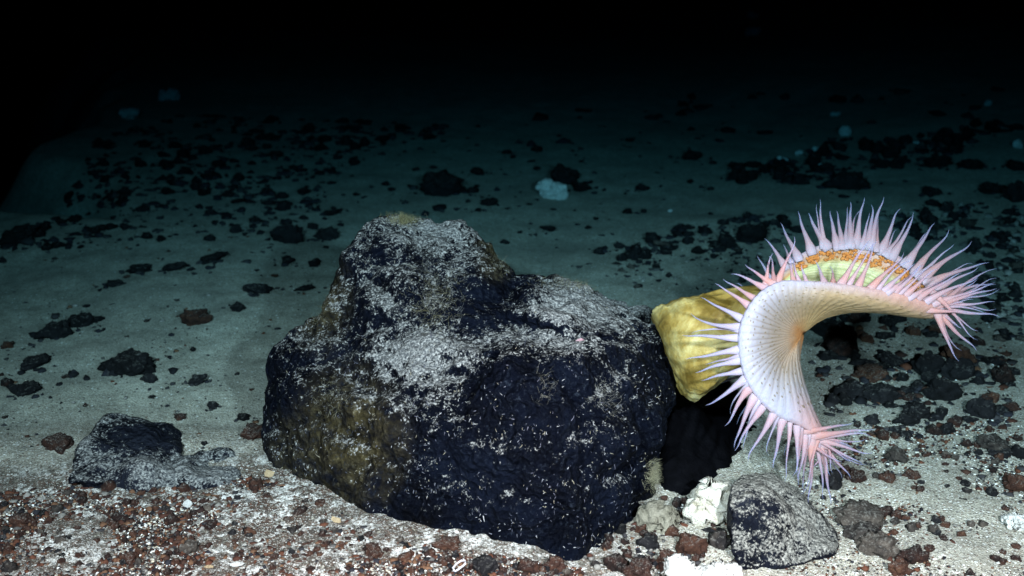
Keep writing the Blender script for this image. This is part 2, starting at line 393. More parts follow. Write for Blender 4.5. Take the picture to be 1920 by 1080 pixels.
lump('pale_rock', 1332, 930, 78, 82, CREAM, 'cream crusted rock tucked against the small angular boulder in the shade', 'rock', seed=3, n=7, amp=.20)
lump('pale_rock', 1312, 1072, 150, 60, WHITE, 'bright white crusted rock at the bottom edge below the cream rock', 'rock', seed=5, n=7, amp=.2)
lump('pale_rock', 1905, 972, 60, 36, WHITE, 'white crusted rock alone on coarse sand at the picture edge', 'rock', seed=8, n=5, amp=.26)
lump('pale_rock', 1228, 950, 75, 70, mat_pale('tan_rock', (.13, .12, .085), (.27, .25, .195), 70), 'tan silty rock wedged at the right foot of the largest boulder', 'rock', seed=13, n=8, amp=.2, sink=1.0)
G_ = 'white sponges on the far slope'
for i, (x, y, ww, hh, lab) in enumerate([
    (1036, 352, 68, 38, 'pale sponge with several lobes beside a black rock on mid slope'),
    (315, 175, 48, 28, 'bluish white sponge high on the dark far slope, upper left'),
    (242, 211, 36, 26, 'very dim sponge just below the brightest far sponge, upper left'),
    (1412, 55, 34, 24, 'dim blue sponge near the top edge, lower of the pair'),
    (1411, 28, 30, 18, 'faint blue sponge near the top edge, upper of the pair'),
    (1567, 212, 24, 10, 'thin pale sponge above the far stone ridge'),
    (1585, 244, 20, 22, 'round pale sponge standing above the far stone ridge'),
    (1465, 297, 26, 18, 'whitish sponge at the left end of the sponge row on the far ridge'),
    (1498, 284, 20, 14, 'yellowish sponge second in the row on the far ridge'),
    (1530, 277, 16, 14, 'small sponge third in the row on the far ridge'),
    (1538, 309, 13, 10, 'tiny bright sponge between black stones below the far ridge row'),
    (1717, 266, 16, 8, 'tiny pale sponge among the black stones of the far ridge'),
    (1908, 268, 26, 22, 'greenish sponge at the right picture edge on the far slope'),
    (1853, 192, 14, 12, 'faint sponge highest on the far right slope')]):
    lump('sponge', x, y, ww, hh, WHITE, lab, 'sponge', seed=20 + i, n=5 if ww > 40 else 3 if ww > 20 else 2, voxel=None)

# ------------------------------------------------------------------ stones: traced ones first, then the scatter
rnd = random.Random(77)
def stone_mesh(name, seed, sub=2, flat=.72):
    rn = random.Random(seed); bm = bmesh.new(); bmesh.ops.create_icosphere(bm, subdivisions=sub, radius=1)
    pl = []
    for k in range(rn.randint(7, 12)):
        n = Vector((rn.gauss(0, 1), rn.gauss(0, 1), rn.gauss(0, 1))).normalized(); pl.append((n, rn.uniform(.55, .88)))
    for v in bm.verts:
        for n, d in pl:
            t = v.co.dot(n)
            if t > d: v.co -= n * (t - d) * .85
        k = v.co.copy()
        v.co *= 1 + .40 * noise.noise(k * 1.7 + Vector((seed, 0, 0))) + .26 * noise.noise(k * 3.9 + Vector((0, seed, 0))) + .15 * noise.noise(k * 9.0 + Vector((0, 0, seed)))
        v.co.z *= flat
    me = bpy.data.meshes.new(name); bm.to_mesh(me); bm.free(); return me
def protos(mat, n, seed, sub):
    out = []
    for k in range(n):
        me = stone_mesh(mat.name, seed + k * 3, sub); me.materials.append(mat)
        me.polygons.foreach_set('use_smooth', [True] * len(me.polygons)); out.append(me)
    return out
P_BLACK = protos(BLACK, 10, 5, 3); P_RUST = protos(RUST, 10, 55, 3); P_DUSTY = protos(DUSTY, 6, 105, 3)
BIG = {'black': protos(BLACK, 8, 205, 4), 'rust': protos(RUST, 6, 255, 4), 'dusty': protos(DUSTY, 6, 305, 4)}
SM = {'black': P_BLACK, 'rust': P_RUST, 'dusty': P_DUSTY}
n_ind = {'rock': 0, 'pebble': 0}
def stone(name, px, py, w, h, kind, label, group=None, sink=.35):
    """px,py is the middle of the stone in the photo, w,h its size there"""
    g, d = gp(px, py + h * .30)
    a = w * .5 * MPP * d; c = max(h * .5 * MPP * d * 1.25, a * .28)
    ps = BIG[kind] if w > 34 else SM[kind]
    o = bpy.data.objects.new(name, rnd.choice(ps)); COL.objects.link(o)
    o.scale = (a * .98, a * rnd.uniform(.75, 1.15), min(c / .72, a * 1.3) * 1.05)
    o.rotation_euler = (rnd.uniform(-.25, .25), rnd.uniform(-.25, .25), rnd.uniform(-.5, .5) + (math.pi if rnd.random() < .5 else 0))
    o.location = (g.x, g.y + a * .4, g.z + o.scale[2] * .72 * (.38 if w > 40 else .2))
    tag(o, label, 'rock' if name == 'rock' else 'pebble', group); n_ind[name] += 1
    return o

crumbs = []
# stones one can pick out in the photograph, each with its own description
for a in [
 (238, 688, 96, 42, 'black', 'flat black rock with a ragged top alone on the sand left of the boulder'),
 (278, 712, 34, 22, 'black', 'small black stone just below the flat ragged black rock on sand'),
 (366, 598, 52, 36, 'rust', 'brown knobbly rock on the sand halfway to the boulder'),
 (446, 577, 34, 24, 'black', 'dark pointed stone right of the brown knobbly rock on sand'),
 (100, 625, 62, 32, 'black', 'black clump of stone, larger half of the pair on the left sand'),
 (150, 607, 50, 26, 'black', 'black stone, upper half of the pair on the left sand'),
 (180, 603, 34, 14, 'black', 'thin black stone at the end of the left pair on sand'),
 (540, 442, 56, 46, 'black', 'big black stone block on the mid slope above the left of the boulder'),
 (612, 442, 46, 26, 'black', 'black stone between the big slope block and the boulder top'),
 (395, 487, 62, 14, 'black', 'long thin black stone on the upper left sand'),
 (258, 507, 42, 12, 'black', 'thin black sliver of stone left of the long thin one'),
 (325, 503, 46, 14, 'black', 'dark low stone between the two thin slivers on upper left sand'),
 (215, 533, 36, 12, 'black', 'small dark sliver below the thin slivers on left sand'),
 (482, 544, 54, 18, 'black', 'dark low stone with ragged top near the left of the boulder'),
 (570, 541, 36, 10, 'black', 'low dark stone touching the outline of the boulder left side'),
 (590, 495, 24, 16, 'black', 'small black stone just left of the boulder peak'),
 (538, 487, 26, 16, 'black', 'small tilted black stone left of the boulder peak'),
 (60, 683, 56, 22, 'black', 'broken dark stone on the sand by the left edge'),
 (12, 648, 24, 18, 'rust', 'brown stone cut by the left picture edge'),
 (40, 735, 60, 24, 'black', 'dark broken stone low on the left sand'),
 (10, 718, 26, 20, 'rust', 'rust stone at the left edge above the low dark broken stone'),
 (368, 713, 40, 16, 'black', 'dark pointed stone on sand below the brown knobbly rock'),
 (398, 760, 24, 12, 'black', 'small black stone above the half buried boulder on sand'),
 (335, 782, 26, 12, 'rust', 'red-brown stone right behind the half buried boulder'),
 (105, 838, 56, 22, 'rust', 'branching rusty fragment left of the half buried boulder'),
 (455, 782, 26, 10, 'black', 'thin dark stone between the half buried boulder and the large one'),
 (470, 815, 50, 18, 'rust', 'rust coloured fragment close to the left foot of the largest boulder'),
 (28, 450, 90, 18, 'black', 'long black slab at the left edge of the lit floor'),
 (4, 485, 16, 26, 'black', 'black stone cut by the left edge under the long slab'),
 (830, 352, 78, 42, 'black', 'black rock left of the lobed sponge on the mid slope'),
 (885, 358, 26, 16, 'black', 'small black stone right beside the black mid slope rock'),
 (915, 381, 36, 14, 'black', 'black stone below and right of the black mid slope rock'),
 (897, 393, 14, 12, 'black', 'little black stone under its neighbour above the boulder peak'),
 (1055, 332, 66, 32, 'black', 'black rock leaning over the lobed sponge'),
 (1090, 350, 40, 20, 'black', 'black stone at the right of the lobed sponge'),
 (1030, 430, 36, 12, 'black', 'low dark stone with a knob right of the boulder peak'),
 (946, 454, 18, 10, 'black', 'small stone next to the boulder peak on the slope'),
 (1297, 293, 40, 22, 'black', 'black stone on the far slope left of the sponge row'),
 (1008, 280, 24, 12, 'black', 'small black stone high above the lobed sponge'),
 (950, 285, 22, 10, 'black', 'small black stone high above the black mid slope rock'),
 (895, 322, 34, 9, 'black', 'thin black stone above the black mid slope rock'),
 (1178, 398, 22, 12, 'black', 'left stone of the twin black stones on mid slope'),
 (1207, 396, 14, 8, 'black', 'right stone of the twin black stones on mid slope'),
 (1205, 352, 26, 10, 'black', 'small dark stone right of the lobed sponge group'),
 (1590, 344, 76, 34, 'black', 'black peaked rock on the slope above the tentacle tips'),
 (1760, 307, 50, 20, 'black', 'oval black stone on the far right slope'),
 (1825, 311, 46, 14, 'black', 'thin black stone right of the oval one on the far slope'),
 (1905, 311, 40, 18, 'black', 'black stone at the right edge of the far slope'),
 (1748, 359, 38, 16, 'black', 'arched black stone below the oval one on the right slope'),
 (1862, 355, 48, 22, 'black', 'black hump on the right slope near the edge'),
 (1908, 360, 50, 60, 'black', 'tall black rock cut by the right picture edge'),
 (1250, 460, 26, 22, 'black', 'black stone at the step of the stone ridge above the yellow base'),
 (1225, 448, 34, 24, 'black', 'black stone highest on the low ridge above the yellow base'),
 (1410, 440, 56, 44, 'black', 'large black stone at the end of the low ridge by the tentacles'),
 (1360, 452, 40, 26, 'black', 'black stone left of the largest one on the low ridge'),
 (1582, 645, 72, 62, 'rust', 'round red-brown cobble framed by the curve of the anemone'),
 (1560, 620, 60, 40, 'black', 'black stone above the round red-brown cobble inside the anemone curve'),
 (1672, 678, 52, 22, 'black', 'black pointed stone right of the red-brown cobble under the upper arm'),
 (1632, 706, 66, 20, 'rust', 'long red-brown stone on pale sand under the upper arm'),
 (1590, 738, 60, 30, 'black', 'dark stone right of the anemone lower lobe'),
 (1655, 742, 68, 34, 'black', 'long black stone row piece below the long red-brown stone'),
 (1740, 690, 56, 43, 'black', 'black block, upper left of the heap at right'),
 (1798, 695, 59, 53, 'black', 'black block in the middle of the heap at right'),
 (1800, 670, 59, 38, 'rust', 'dark brown block topping the heap at right'),
 (1770, 740, 64, 45, 'black', 'broad black block low in the heap at right'),
 (1842, 770, 56, 41, 'black', 'black block at the outer foot of the heap at right'),
 (1720, 775, 51, 38, 'black', 'black block at the near foot of the heap at right'),
 (1884, 705, 44, 36, 'rust', 'rust coloured block right of the heap near the edge'),
 (1793, 790, 30, 20, 'rust', 'small rusty stone under the heap at right'),
 (1700, 790, 44, 24, 'black', 'dark stone on sand left of the heap foot'),
 (1658, 818, 30, 20, 'rust', 'red-brown round stone by the tips of the lower tentacles'),
 (1683, 855, 46, 30, 'dusty', 'grey silted stone on sand past the lower tentacle tips'),
 (1712, 893, 40, 15, 'rust', 'brick shaped red-brown stone on the sand'),
 (1665, 896, 34, 20, 'rust', 'brown stone touching the brick shaped one'),
 (1865, 838, 60, 26, 'dusty', 'flat silted stone shelf on the right sand'),
 (1880, 852, 46, 14, 'black', 'black shadowed slab under the flat silted shelf'),
 (1912, 850, 34, 26, 'black', 'black stone at the right edge by the flat silted shelf'),
 (1908, 910, 46, 32, 'rust', 'round orange-brown cobble at the right edge beside a white chip'),
 (1792, 856, 17, 18, 'dusty', 'small grey upright stone alone on the right sand'),
 (1774, 872, 14, 12, 'rust', 'small brown stone next to the small grey upright one'),
 (1863, 881, 18, 10, 'rust', 'little orange stone above the orange-brown cobble'),
 (1590, 885, 34, 30, 'rust', 'brown cobble behind the lowest tentacle'),
 (1606, 895, 40, 28, 'rust', 'brown cobble right of the lowest tentacle'),
 (1565, 905, 46, 40, 'black', 'dark cobble directly behind the lowest tentacle'),
 (1660, 960, 30, 20, 'rust', 'dark red stone on top of the bluish slab'),
 (1680, 966, 22, 18, 'rust', 'brown stone at the end of the bluish slab'),
 (1622, 978, 96, 28, 'dusty', 'flat bluish grey slab right of the small angular boulder'),
 (1650, 1028, 76, 34, 'dusty', 'brown flat slab at lower right below the bluish slab'),
 (1620, 1004, 70, 26, 'dusty', 'silted slab between the bluish slab and the brown one'),
 (1715, 1045, 50, 30, 'rust', 'blurred brown stone at the bottom edge, right of the slabs'),
 (1690, 1070, 44, 26, 'rust', 'brown stone cut by the bottom edge right of the slabs'),
 (1752, 993, 24, 20, 'dusty', 'dark grey pebble on sand, left of a brown twin'),
 (1775, 984, 22, 14, 'rust', 'brown pebble on sand, right of its dark grey twin'),
 (1710, 990, 24, 16, 'dusty', 'grey pebble on sand, first of three right of the slabs'),
 (1905, 1048, 20, 10, 'rust', 'tiny orange pebble near the lower right corner'),
 (1216, 1016, 40, 32, 'black', 'black round cobble before the right foot of the largest boulder'),
 (1262, 998, 34, 30, 'rust', 'dark rust cobble right of the black round cobble'),
 (1297, 1028, 60, 40, 'rust', 'orange-brown cobble above the bright white rock'),
 (1352, 1020, 48, 34, 'dusty', 'tan cobble between the orange-brown one and the small boulder'),
 (1252, 1052, 42, 30, 'rust', 'rust cobble left of the bright white rock'),
 (1200, 1068, 56, 34, 'rust', 'red cobble at the bottom edge below the largest boulder tip'),
 (1155, 1060, 44, 26, 'rust', 'red-brown cobble under the pointed foot of the largest boulder'),
 (1378, 1056, 26, 28, 'rust', 'small dark red stone at the near corner of the small angular boulder'),
 (910, 1062, 66, 46, 'black', 'dark cobble at the bottom edge carrying the white loop'),
 (990, 1066, 60, 34, 'rust', 'dark brown cobble right of the one with the white loop'),
 (1040, 1062, 40, 30, 'rust', 'brown cobble below the front edge of the largest boulder'),
 (840, 1022, 76, 26, 'rust', 'broad red-brown stone lying before the front edge of the largest boulder'),
 (467, 1000, 38, 30, 'rust', 'rounded brown cobble in the middle of the white gravel'),
 (560, 962, 44, 28, 'rust', 'dark olive cobble before the left foot of the largest boulder'),
 (395, 985, 34, 24, 'rust', 'brown cobble, second from the rounded one in the gravel'),
 (320, 975, 40, 26, 'rust', 'long brown stone on the gravel left of centre'),
 (345, 915, 26, 28, 'rust', 'upright orange-brown stone on the crest of the gravel bank'),
 (205, 915, 44, 30, 'rust', 'dark red stone before the half buried boulder'),
 (155, 925, 20, 36, 'rust', 'slim upright brown stone before the half buried boulder'),
 (105, 955, 43, 21, 'dusty', 'flat brown slab on the left of the gravel bank'),
 (40, 980, 70, 28, 'rust', 'dark brown slab at the left edge of the gravel bank'),
 (222, 972, 50, 30, 'rust', 'rusty stone on the gravel bank, above a pale one'),
 (355, 1030, 52, 30, 'dusty', 'grey silted stone low in the gravel bank'),
 (115, 1015, 43, 19, 'dusty', 'grey-brown silted stone at the lower left of the gravel bank'),
 (20, 1065, 50, 36, 'dusty', 'brown silted stone in the lower left corner'),
 (240, 1050, 50, 24, 'rust', 'brown stone at the bottom of the gravel bank'),
 (12, 1030, 34, 30, 'rust', 'red-brown stone cut by the left edge of the gravel bank'),
 (480, 908, 30, 26, 'rust', 'red stone at the left foot of the largest boulder'),
 (600, 945, 36, 24, 'rust', 'red stone tucked under the left front of the largest boulder'),
 (700, 1040, 60, 26, 'rust', 'red-brown stone by the front left edge of the largest boulder'),
 (760, 1045, 50, 24, 'rust', 'rust stone left of the cobble with the white loop'),
]:
    k_ = .72 if a[1] > 900 and a[0] < 1000 and a[2] > 30 else 1
    stone('rock', a[0], a[1], a[2] * k_, a[3] * k_, a[4], a[5])
    if a[4] == 'black' and a[2] > 20:      # broken bits lying round it
        for k in range(int(5 + a[2] * .12)):
            s_ = a[2] * rnd.uniform(.10, .34)
            crumbs.append((a[0] + rnd.gauss(0, .55) * a[2], a[1] + a[3] * .35 + rnd.gauss(0, .32) * a[3], s_, s_ * .6, 'black'))

# regions of scatter: (name of region, polygon in photo pixels, count, size range, kinds)
def inpoly(x, y, P):
    c = False; j = len(P) - 1
    for i in range(len(P)):
        if (P[i][1] > y) != (P[j][1] > y) and x < (P[j][0] - P[i][0]) * (y - P[i][1]) / (P[j][1] - P[i][1]) + P[i][0]: c = not c
        j = i
    return c
extra_black, extra_rust = list(crumbs), []
def scatter(poly, n, smin, smax, kinds, name, lab, group, ind, flat=(.35, .7), power=2.0):
    """the `ind` largest become things of their own, the others go to the loose rubble"""
    xs = [p[0] for p in poly]; ys = [p[1] for p in poly]; out = []
    while len(out) < n:
        x = rnd.uniform(min(xs), max(xs)); y = rnd.uniform(min(ys), max(ys))
        if not inpoly(x, y, poly): continue
        cl = noise.noise(Vector((x * .016, y * .030, len(poly) + smin)))
        if cl < rnd.uniform(-.55, .25): continue
        s = smin + (smax - smin) * rnd.random() ** power
        out.append((s, x, y, rnd.choice(kinds)))
    out.sort(reverse=True)
    for i, (s, x, y, k) in enumerate(out):
        h = s * rnd.uniform(*flat)
        if i < ind:
            hx = sorted(p[1] for p in out[:ind]); hy = sorted(p[2] for p in out[:ind])
            part = ('upper' if y < hy[ind // 2] else 'lower') + (' left' if x < hx[ind // 3] else ' right' if x >= hx[(2 * ind) // 3] else ' middle')
            size = 'largest' if i == 0 else 'large' if i < ind * .3 else 'middling' if i < ind * .65 else 'small'
            hue = {'black': 'black', 'rust': 'red-brown', 'dusty': 'silted grey'}[k]
            stone(name, x, y, s, h, k, f"{size} {hue} {'stone' if name == 'rock' else 'pebble'} in the {part} of the {lab}", group)
        else: (extra_black if k == 'black' else extra_rust).append((x, y, s, h, k))
scatter([(185, 260), (330, 215), (640, 225), (860, 240), (640, 320), (600, 400), (420, 405), (200, 390), (120, 385)], 1100, 3, 28, ['black'], 'rock', 'rubble field on the far left slope', 'black rubble on the far left slope', 60)
scatter([(150, 395), (640, 395), (640, 425), (450, 445), (0, 470), (0, 440)], 320, 3, 26, ['black'], 'rock', 'stone band at the dim sand edge', 'stones along the dim edge of the sand', 22)
scatter([(1340, 345), (1370, 310), (1480, 300), (1560, 262), (1700, 262), (1860, 225), (1920, 240), (1800, 285), (1640, 320), (1520, 345)], 460, 4, 34, ['black'], 'rock', 'long ridge on the far right slope', 'black stones of the far ridge', 48)
scatter([(1030, 492), (1080, 470), (1190, 455), (1280, 425), (1440, 400), (1520, 420), (1440, 470), (1260, 472), (1120, 492)], 260, 4, 28, ['black'], 'rock', 'low ridge above the yellow base', 'black stones of the low ridge', 36)
scatter([(1060, 500), (1290, 470), (1480, 460), (1480, 520), (1400, 545), (1200, 550)], 230, 4, 17, ['black', 'black', 'dusty'], 'rock', 'grey floor behind the yellow base', 'little stones behind the yellow base', 14)
scatter([(1640, 400), (1760, 375), (1920, 400), (1920, 640), (1860, 640), (1820, 480), (1700, 440)], 520, 4, 32, ['black', 'black', 'dusty'], 'rock', 'rubble behind the upper arm tentacles', 'rubble behind the upper arm', 40)
scatter([(0, 460), (620, 430), (590, 570), (500, 720), (490, 860), (0, 880)], 560, 2.5, 15, ['black', 'black', 'dusty', 'rust'], 'rock', 'open sand left of the boulder', 'small stones on the open sand', 20, (.25, .5), 3)
scatter([(640, 260), (1340, 250), (1340, 400), (1280, 440), (1000, 470), (900, 400), (640, 400)], 300, 2.5, 18, ['black'], 'rock', 'dim open slope behind the boulder', 'small stones on the open slope', 18, (.3, .55), 3)
scatter([(1300, 180), (1900, 160), (1900, 230), (1500, 260), (1100, 280), (700, 260)], 60, 8, 40, ['black'], 'rock', 'farthest slope', None, 0)
scatter([(1515, 590), (1800, 600), (1900, 650), (1900, 800), (1700, 830), (1560, 790), (1520, 690)], 420, 5, 34, ['black', 'black', 'rust'], 'pebble', 'rubble beside the heap of black blocks', 'pebbles right of the anemone', 60)
scatter([(1560, 790), (1920, 790), (1920, 1080), (1580, 1080), (1600, 950)], 420, 5, 22, ['rust', 'rust', 'dusty', 'black'], 'pebble', 'coarse pale sand at lower right', 'pebbles on the coarse sand', 50, (.45, .75), 2.6)
scatter([(0, 925), (160, 905), (420, 893), (520, 903), (640, 962), (700, 1002), (900, 1038), (1090, 1066), (1100, 1085), (0, 1085)], 3600, 4, 18, ['rust', 'rust', 'rust', 'rust', 'dusty', 'black'], 'pebble', 'gravel bank in the foreground', 'pebbles of the gravel bank', 130, (.6, .9), 2.2)
scatter([(1180, 960), (1240, 930), (1370, 960), (1370, 1060), (1260, 1075), (1000, 1080), (1080, 1062)], 160, 6, 26, ['rust', 'rust', 'black', 'dusty'], 'pebble', 'gap beside the small angular boulder', 'pebbles in the gap', 36, (.6, .9))

# everything smaller: loose rubble and gravel nobody could count
def gravel_object(name, items, label):
    """items: (x,y,z, sx,sy,sz, rotz, (r,g,b))"""
    rn = random.Random(5); base = []
    for k in range(6):
        bm = bmesh.new(); bmesh.ops.create_icosphere(bm, subdivisions=1, radius=1)
        for v in bm.verts: v.co *= 1 + rn.uniform(-.45, .30)
        base.append((np.array([v.co[:] for v in bm.verts]), np.array([[v.index for v in f.verts] for f in bm.faces]))); bm.free()
    V, F, C = [], [], []; off = 0
    for i, (x, y, z, sx, sy, sz, a, c) in enumerate(items):
        bv, bf = base[i % 6]; s, co = math.sin(a), math.cos(a)
        p = bv * (sx, sy, sz)
        V.append(np.stack([p[:, 0] * co - p[:, 1] * s + x, p[:, 0] * s + p[:, 1] * co + y, p[:, 2] + z], 1))
        F.append(bf + off); off += len(bv); C.append(np.tile((*c, 1.0), (len(bv), 1)))
    V = np.concatenate(V); F = np.concatenate(F); C = np.concatenate(C)
    me = bpy.data.meshes.new(name); me.vertices.add(len(V)); me.vertices.foreach_set('co', V.reshape(-1))
    me.loops.add(F.size); me.loops.foreach_set('vertex_index', F.reshape(-1).astype(np.int32))
    me.polygons.add(len(F)); me.polygons.foreach_set('loop_start', np.arange(0, F.size, 3)); me.polygons.foreach_set('loop_total', np.full(len(F), 3))
    me.update(); ca = me.color_attributes.new('Col', 'FLOAT_COLOR', 'POINT'); ca.data.foreach_set('color', C.reshape(-1))
    o = mk(name, me, GRAVEL, smooth=False); tag(o, label, kind='stuff'); return o
def colour(k):
    t = rnd.random()
    if k == 'black': return [(.006, .006, .008), (.015, .015, .02), (.03, .028, .03)][int(t * 3)]
    if k == 'dusty': return [(.08, .075, .07), (.16, .15, .135), (.24, .22, .2)][int(t * 3)]
    if k == 'white': return [(.80, .79, .74), (.62, .60, .52), (.48, .42, .32), (.36, .33, .27), (.88, .88, .86)][int(t * 5)]
    return [(.02, .009, .007), (.05, .018, .011), (.085, .03, .016), (.11, .055, .03), (.04, .018, .012)][int(t * 5)]
def place(px, py, s, h, k):
    g, d = gp(px, py); a = s * .5 * MPP * d
    z = a * max(.4, min(1, h / s * 1.2))
    if k == 'white': z *= .45
    return (g.x, g.y, g.z + z * .05, a, a * rnd.uniform(.6, 1.2), z, rnd.uniform(0, 6.3), colour(k))
gravel_object('rubble', [place(*e) for e in extra_black], 'small black rubble strewn over the slopes')
items = [place(*e) for e in extra_rust]
def strew(poly, n, smin, smax, kinds, power=2.0):
    xs = [p[0] for p in poly]; ys = [p[1] for p in poly]; c = 0
    while c < n:
        x = rnd.uniform(min(xs), max(xs)); y = rnd.uniform(min(ys), max(ys))
        if not inpoly(x, y, poly): continue
        c += 1
        if noise.noise(Vector((x * .02, y * .035, 1.7))) < rnd.uniform(-1.0, .0): continue
        s = smin + (smax - smin) * rnd.random() ** power
        items.append(place(x, y, s, s * rnd.uniform(.5, .9), rnd.choice(kinds)))
strew([(0, 930), (160, 908), (420, 893), (520, 903), (640, 962), (700, 1002), (900, 1038), (1090, 1066), (1100, 1090), (0, 1090)], 24000, 1.8, 9, ['rust', 'rust', 'rust', 'white', 'white', 'white', 'dusty', 'black'])
strew([(1560, 760), (1920, 760), (1920, 1090), (1200, 1090), (1180, 960), (1500, 900)], 9000, 1.6, 7, ['rust', 'dusty', 'white', 'black', 'rust', 'white'])
strew([(1510, 600), (1900, 600), (1900, 800), (1540, 800)], 1500, 1.5, 6, ['black', 'rust', 'white', 'dusty', 'black'])
strew([(0, 560), (520, 560), (490, 900), (0, 930)], 500, 1.5, 5, ['dusty', 'white', 'black'])
gravel_object('gravel', items, 'mixed red-brown, black and white gravel of the foreground')

# ------------------------------------------------------------------ boulder life: flecks, hydroid tufts, sea star
def strand(V, F, p, q, bend, r, seg=4, C=None, c=None):
    b = len(V); ax = (q - p)
    if ax.length < 1e-6: return
    u = ax.orthogonal().normalized(); v = ax.normalized().cross(u)
    for i in range(seg + 1):
        t = i / seg; m = p.lerp(q, t) + bend * (4 * t * (1 - t)); rr = r * (1 - .75 * t)
        for k in range(3):
            a = k * 2.094; V.append(m + (u * math.cos(a) + v * math.sin(a)) * rr)
            if C is not None: C.append((*c, 1))
    for i in range(seg):
        for k in range(3):
            k2 = (k + 1) % 3; F.append((b + i * 3 + k, b + i * 3 + k2, b + i * 3 + 3 + k2, b + i * 3 + 3 + k))
def colmesh(name, V, F, C):
    me = pydata(name, V, F); ca = me.color_attributes.new('Col', 'FLOAT_COLOR', 'POINT')
    ca.data.foreach_set('color', np.array(C, dtype=np.float32).reshape(-1)); return me
V, F, C = [], [], []
rn = random.Random(11); cnt = 0
while cnt < 2200:
    x = rn.uniform(485, 1275); y = rn.uniform(400, 1060)
    dens = .35 + .65 * sstep(600, 800, y)
    if noise.noise(Vector((x * .012, y * .018, 4))) < rn.uniform(-.35, .6): continue
    if rn.random() > dens: continue
    l, n, i, d = hit(x, y)
    cnt += 1
    if l is None or n.dot(l - EYE) > 0: continue
    tdir = (Vector((rn.gauss(0, .5), rn.gauss(0, .5), rn.gauss(0, 1))) + n * .4).normalized()
    ln = rn.uniform(.0015, .0055) * (1.9 if rn.random() < .08 else 1)
    g = rn.choice([(.06, .065, .09), (.12, .125, .15), (.30, .30, .31), (.10, .10, .13), (.22, .20, .15)])
    p = l - n * .0008
    strand(V, F, p, p + tdir * ln, n * ln * .15, rn.uniform(.0004, .0009), 2, C, g)
o = under(mk('fleck_crust', colmesh('fleck_crust', V, F, C), FLECK), boulder); tag(o, kind='stuff')

def tuft(px, py, w, h, n, cols, label, length=(.012, .03), droop=.0, seed=0, web=0):
    rn = random.Random(seed); V, F, C = [], [], []; base = None
    for k in range(int(n * 1.1)):
        x = rn.gauss(px, w * .25); y = rn.gauss(py, h * .25)
        l, nn, i, d = hit(x, y)
        if l is None: continue
        if base is None: base = l.copy()
        if (l - base).length > .15: continue
        ln = rn.uniform(*length) * .6
        if web and rn.random() < web:
            t = Vector((rn.gauss(0, 1), rn.gauss(0, .3), rn.gauss(0, 1))).normalized() + nn * .25
        else: t = (nn + Vector((rn.gauss(0, .5), rn.gauss(0, .5), rn.gauss(0, .5) - droop))).normalized()
        strand(V, F, l - nn * .001, l + t * ln, Vector((rn.gauss(0, .25), rn.gauss(0, .25), rn.gauss(0, .25))) * ln, rn.uniform(.00010, .00022), 5, C, tuple(q * .62 for q in rn.choice(cols)))
    if not V: return
    root = empty('hydroid_tuft', base); tag(root, label, 'hydroid', 'hydroid tufts growing on the boulder')
    o = under(mk('filament', colmesh('filament', V, F, C), FLECK), root); o['kind'] = 'stuff'
OL = [(.22, .20, .10), (.30, .28, .17), (.16, .14, .07), (.36, .35, .27)]
GY = [(.30, .31, .29), (.22, .22, .18), (.40, .39, .33)]
tuft(815, 565, 95, 130, 420, OL + GY, 'olive web of fine hydroid threads in the middle of the largest boulder', (.010, .035), .2, 1, .7)
tuft(757, 412, 60, 26, 700, [(.40, .36, .17), (.30, .28, .14), (.5, .46, .28)], 'yellowish fuzzy tuft on the very top of the largest boulder', (.006, .016), 0, 2)
tuft(940, 480, 36, 80, 220, OL, 'olive fuzz along the edge below the peak of the largest boulder', (.006, .018), 0, 3)
tuft(600, 560, 40, 130, 260, OL, 'olive fuzz down the upper left edge of the largest boulder', (.005, .014), .1, 4)
tuft(1100, 532, 150, 34, 420, OL + [(.45, .40, .24)], 'bristly tan growth along the right shoulder of the largest boulder', (.006, .020), 0, 5)
tuft(1226, 890, 30, 50, 700, [(.45, .42, .26), (.36, .34, .22), (.55, .52, .36)], 'pale yellow bushy tuft low on the right edge of the largest boulder', (.008, .020), 0, 6)
tuft(1130, 745, 40, 60, 110, GY, 'grey thready tuft on the dark right front of the largest boulder', (.010, .028), .5, 7, .5)
tuft(1020, 720, 40, 60, 60, GY, 'sparse grey threads hanging beside the arch of the largest boulder', (.010, .026), .6, 8, .5)
tuft(620, 745, 80, 70, 160, OL + GY, 'brownish thready tuft on the stained left face of the largest boulder', (.008, .022), .3, 9, .5)

def star(px, py, size):
    l, n, i, d = hit(px, py); rr = size * MPP * (l - EYE).dot(FWD) * .5
    bm = bmesh.new(); ring = []
    top = bm.verts.new((0, 0, rr * .35)); bot = bm.verts.new((0, 0, -rr * .1))
    for k in range(20):
        a = k / 20 * 2 * math.pi; ph = (k % 4)
        r = rr * (1.0 if ph == 0 else .62 if ph in (1, 3) else .42)
        aa = a + (0.22 if ph == 3 else -.22 if ph == 1 else 0)
        if ph in (1, 3): r = rr * .58
        ring.append((bm.verts.new((math.cos(aa) * r, math.sin(aa) * r, rr * (.04 if ph == 0 else .02))), bm.verts.new((math.cos(aa) * r * .5, math.sin(aa) * r * .5, rr * .28))))
    for k in range(20):
        a, b = ring[k], ring[(k + 1) % 20]
        bm.faces.new((a[0], b[0], b[1], a[1])); bm.faces.new((a[1], b[1], top)); bm.faces.new((b[0], a[0], bot))
    me = bpy.data.meshes.new('sea_star'); bm.to_mesh(me); bm.free()
    o = mk('sea_star', me, mat_pale('star_skin', (.55, .30, .36), (.72, .46, .50), 300))
    o.location = l + n * .0015; o.rotation_euler = n.to_track_quat('Z', 'Y').to_euler()
    tag(o, 'tiny pink five-armed sea star clinging to the right shoulder of the largest boulder', 'sea star')
star(1088, 640, 20)

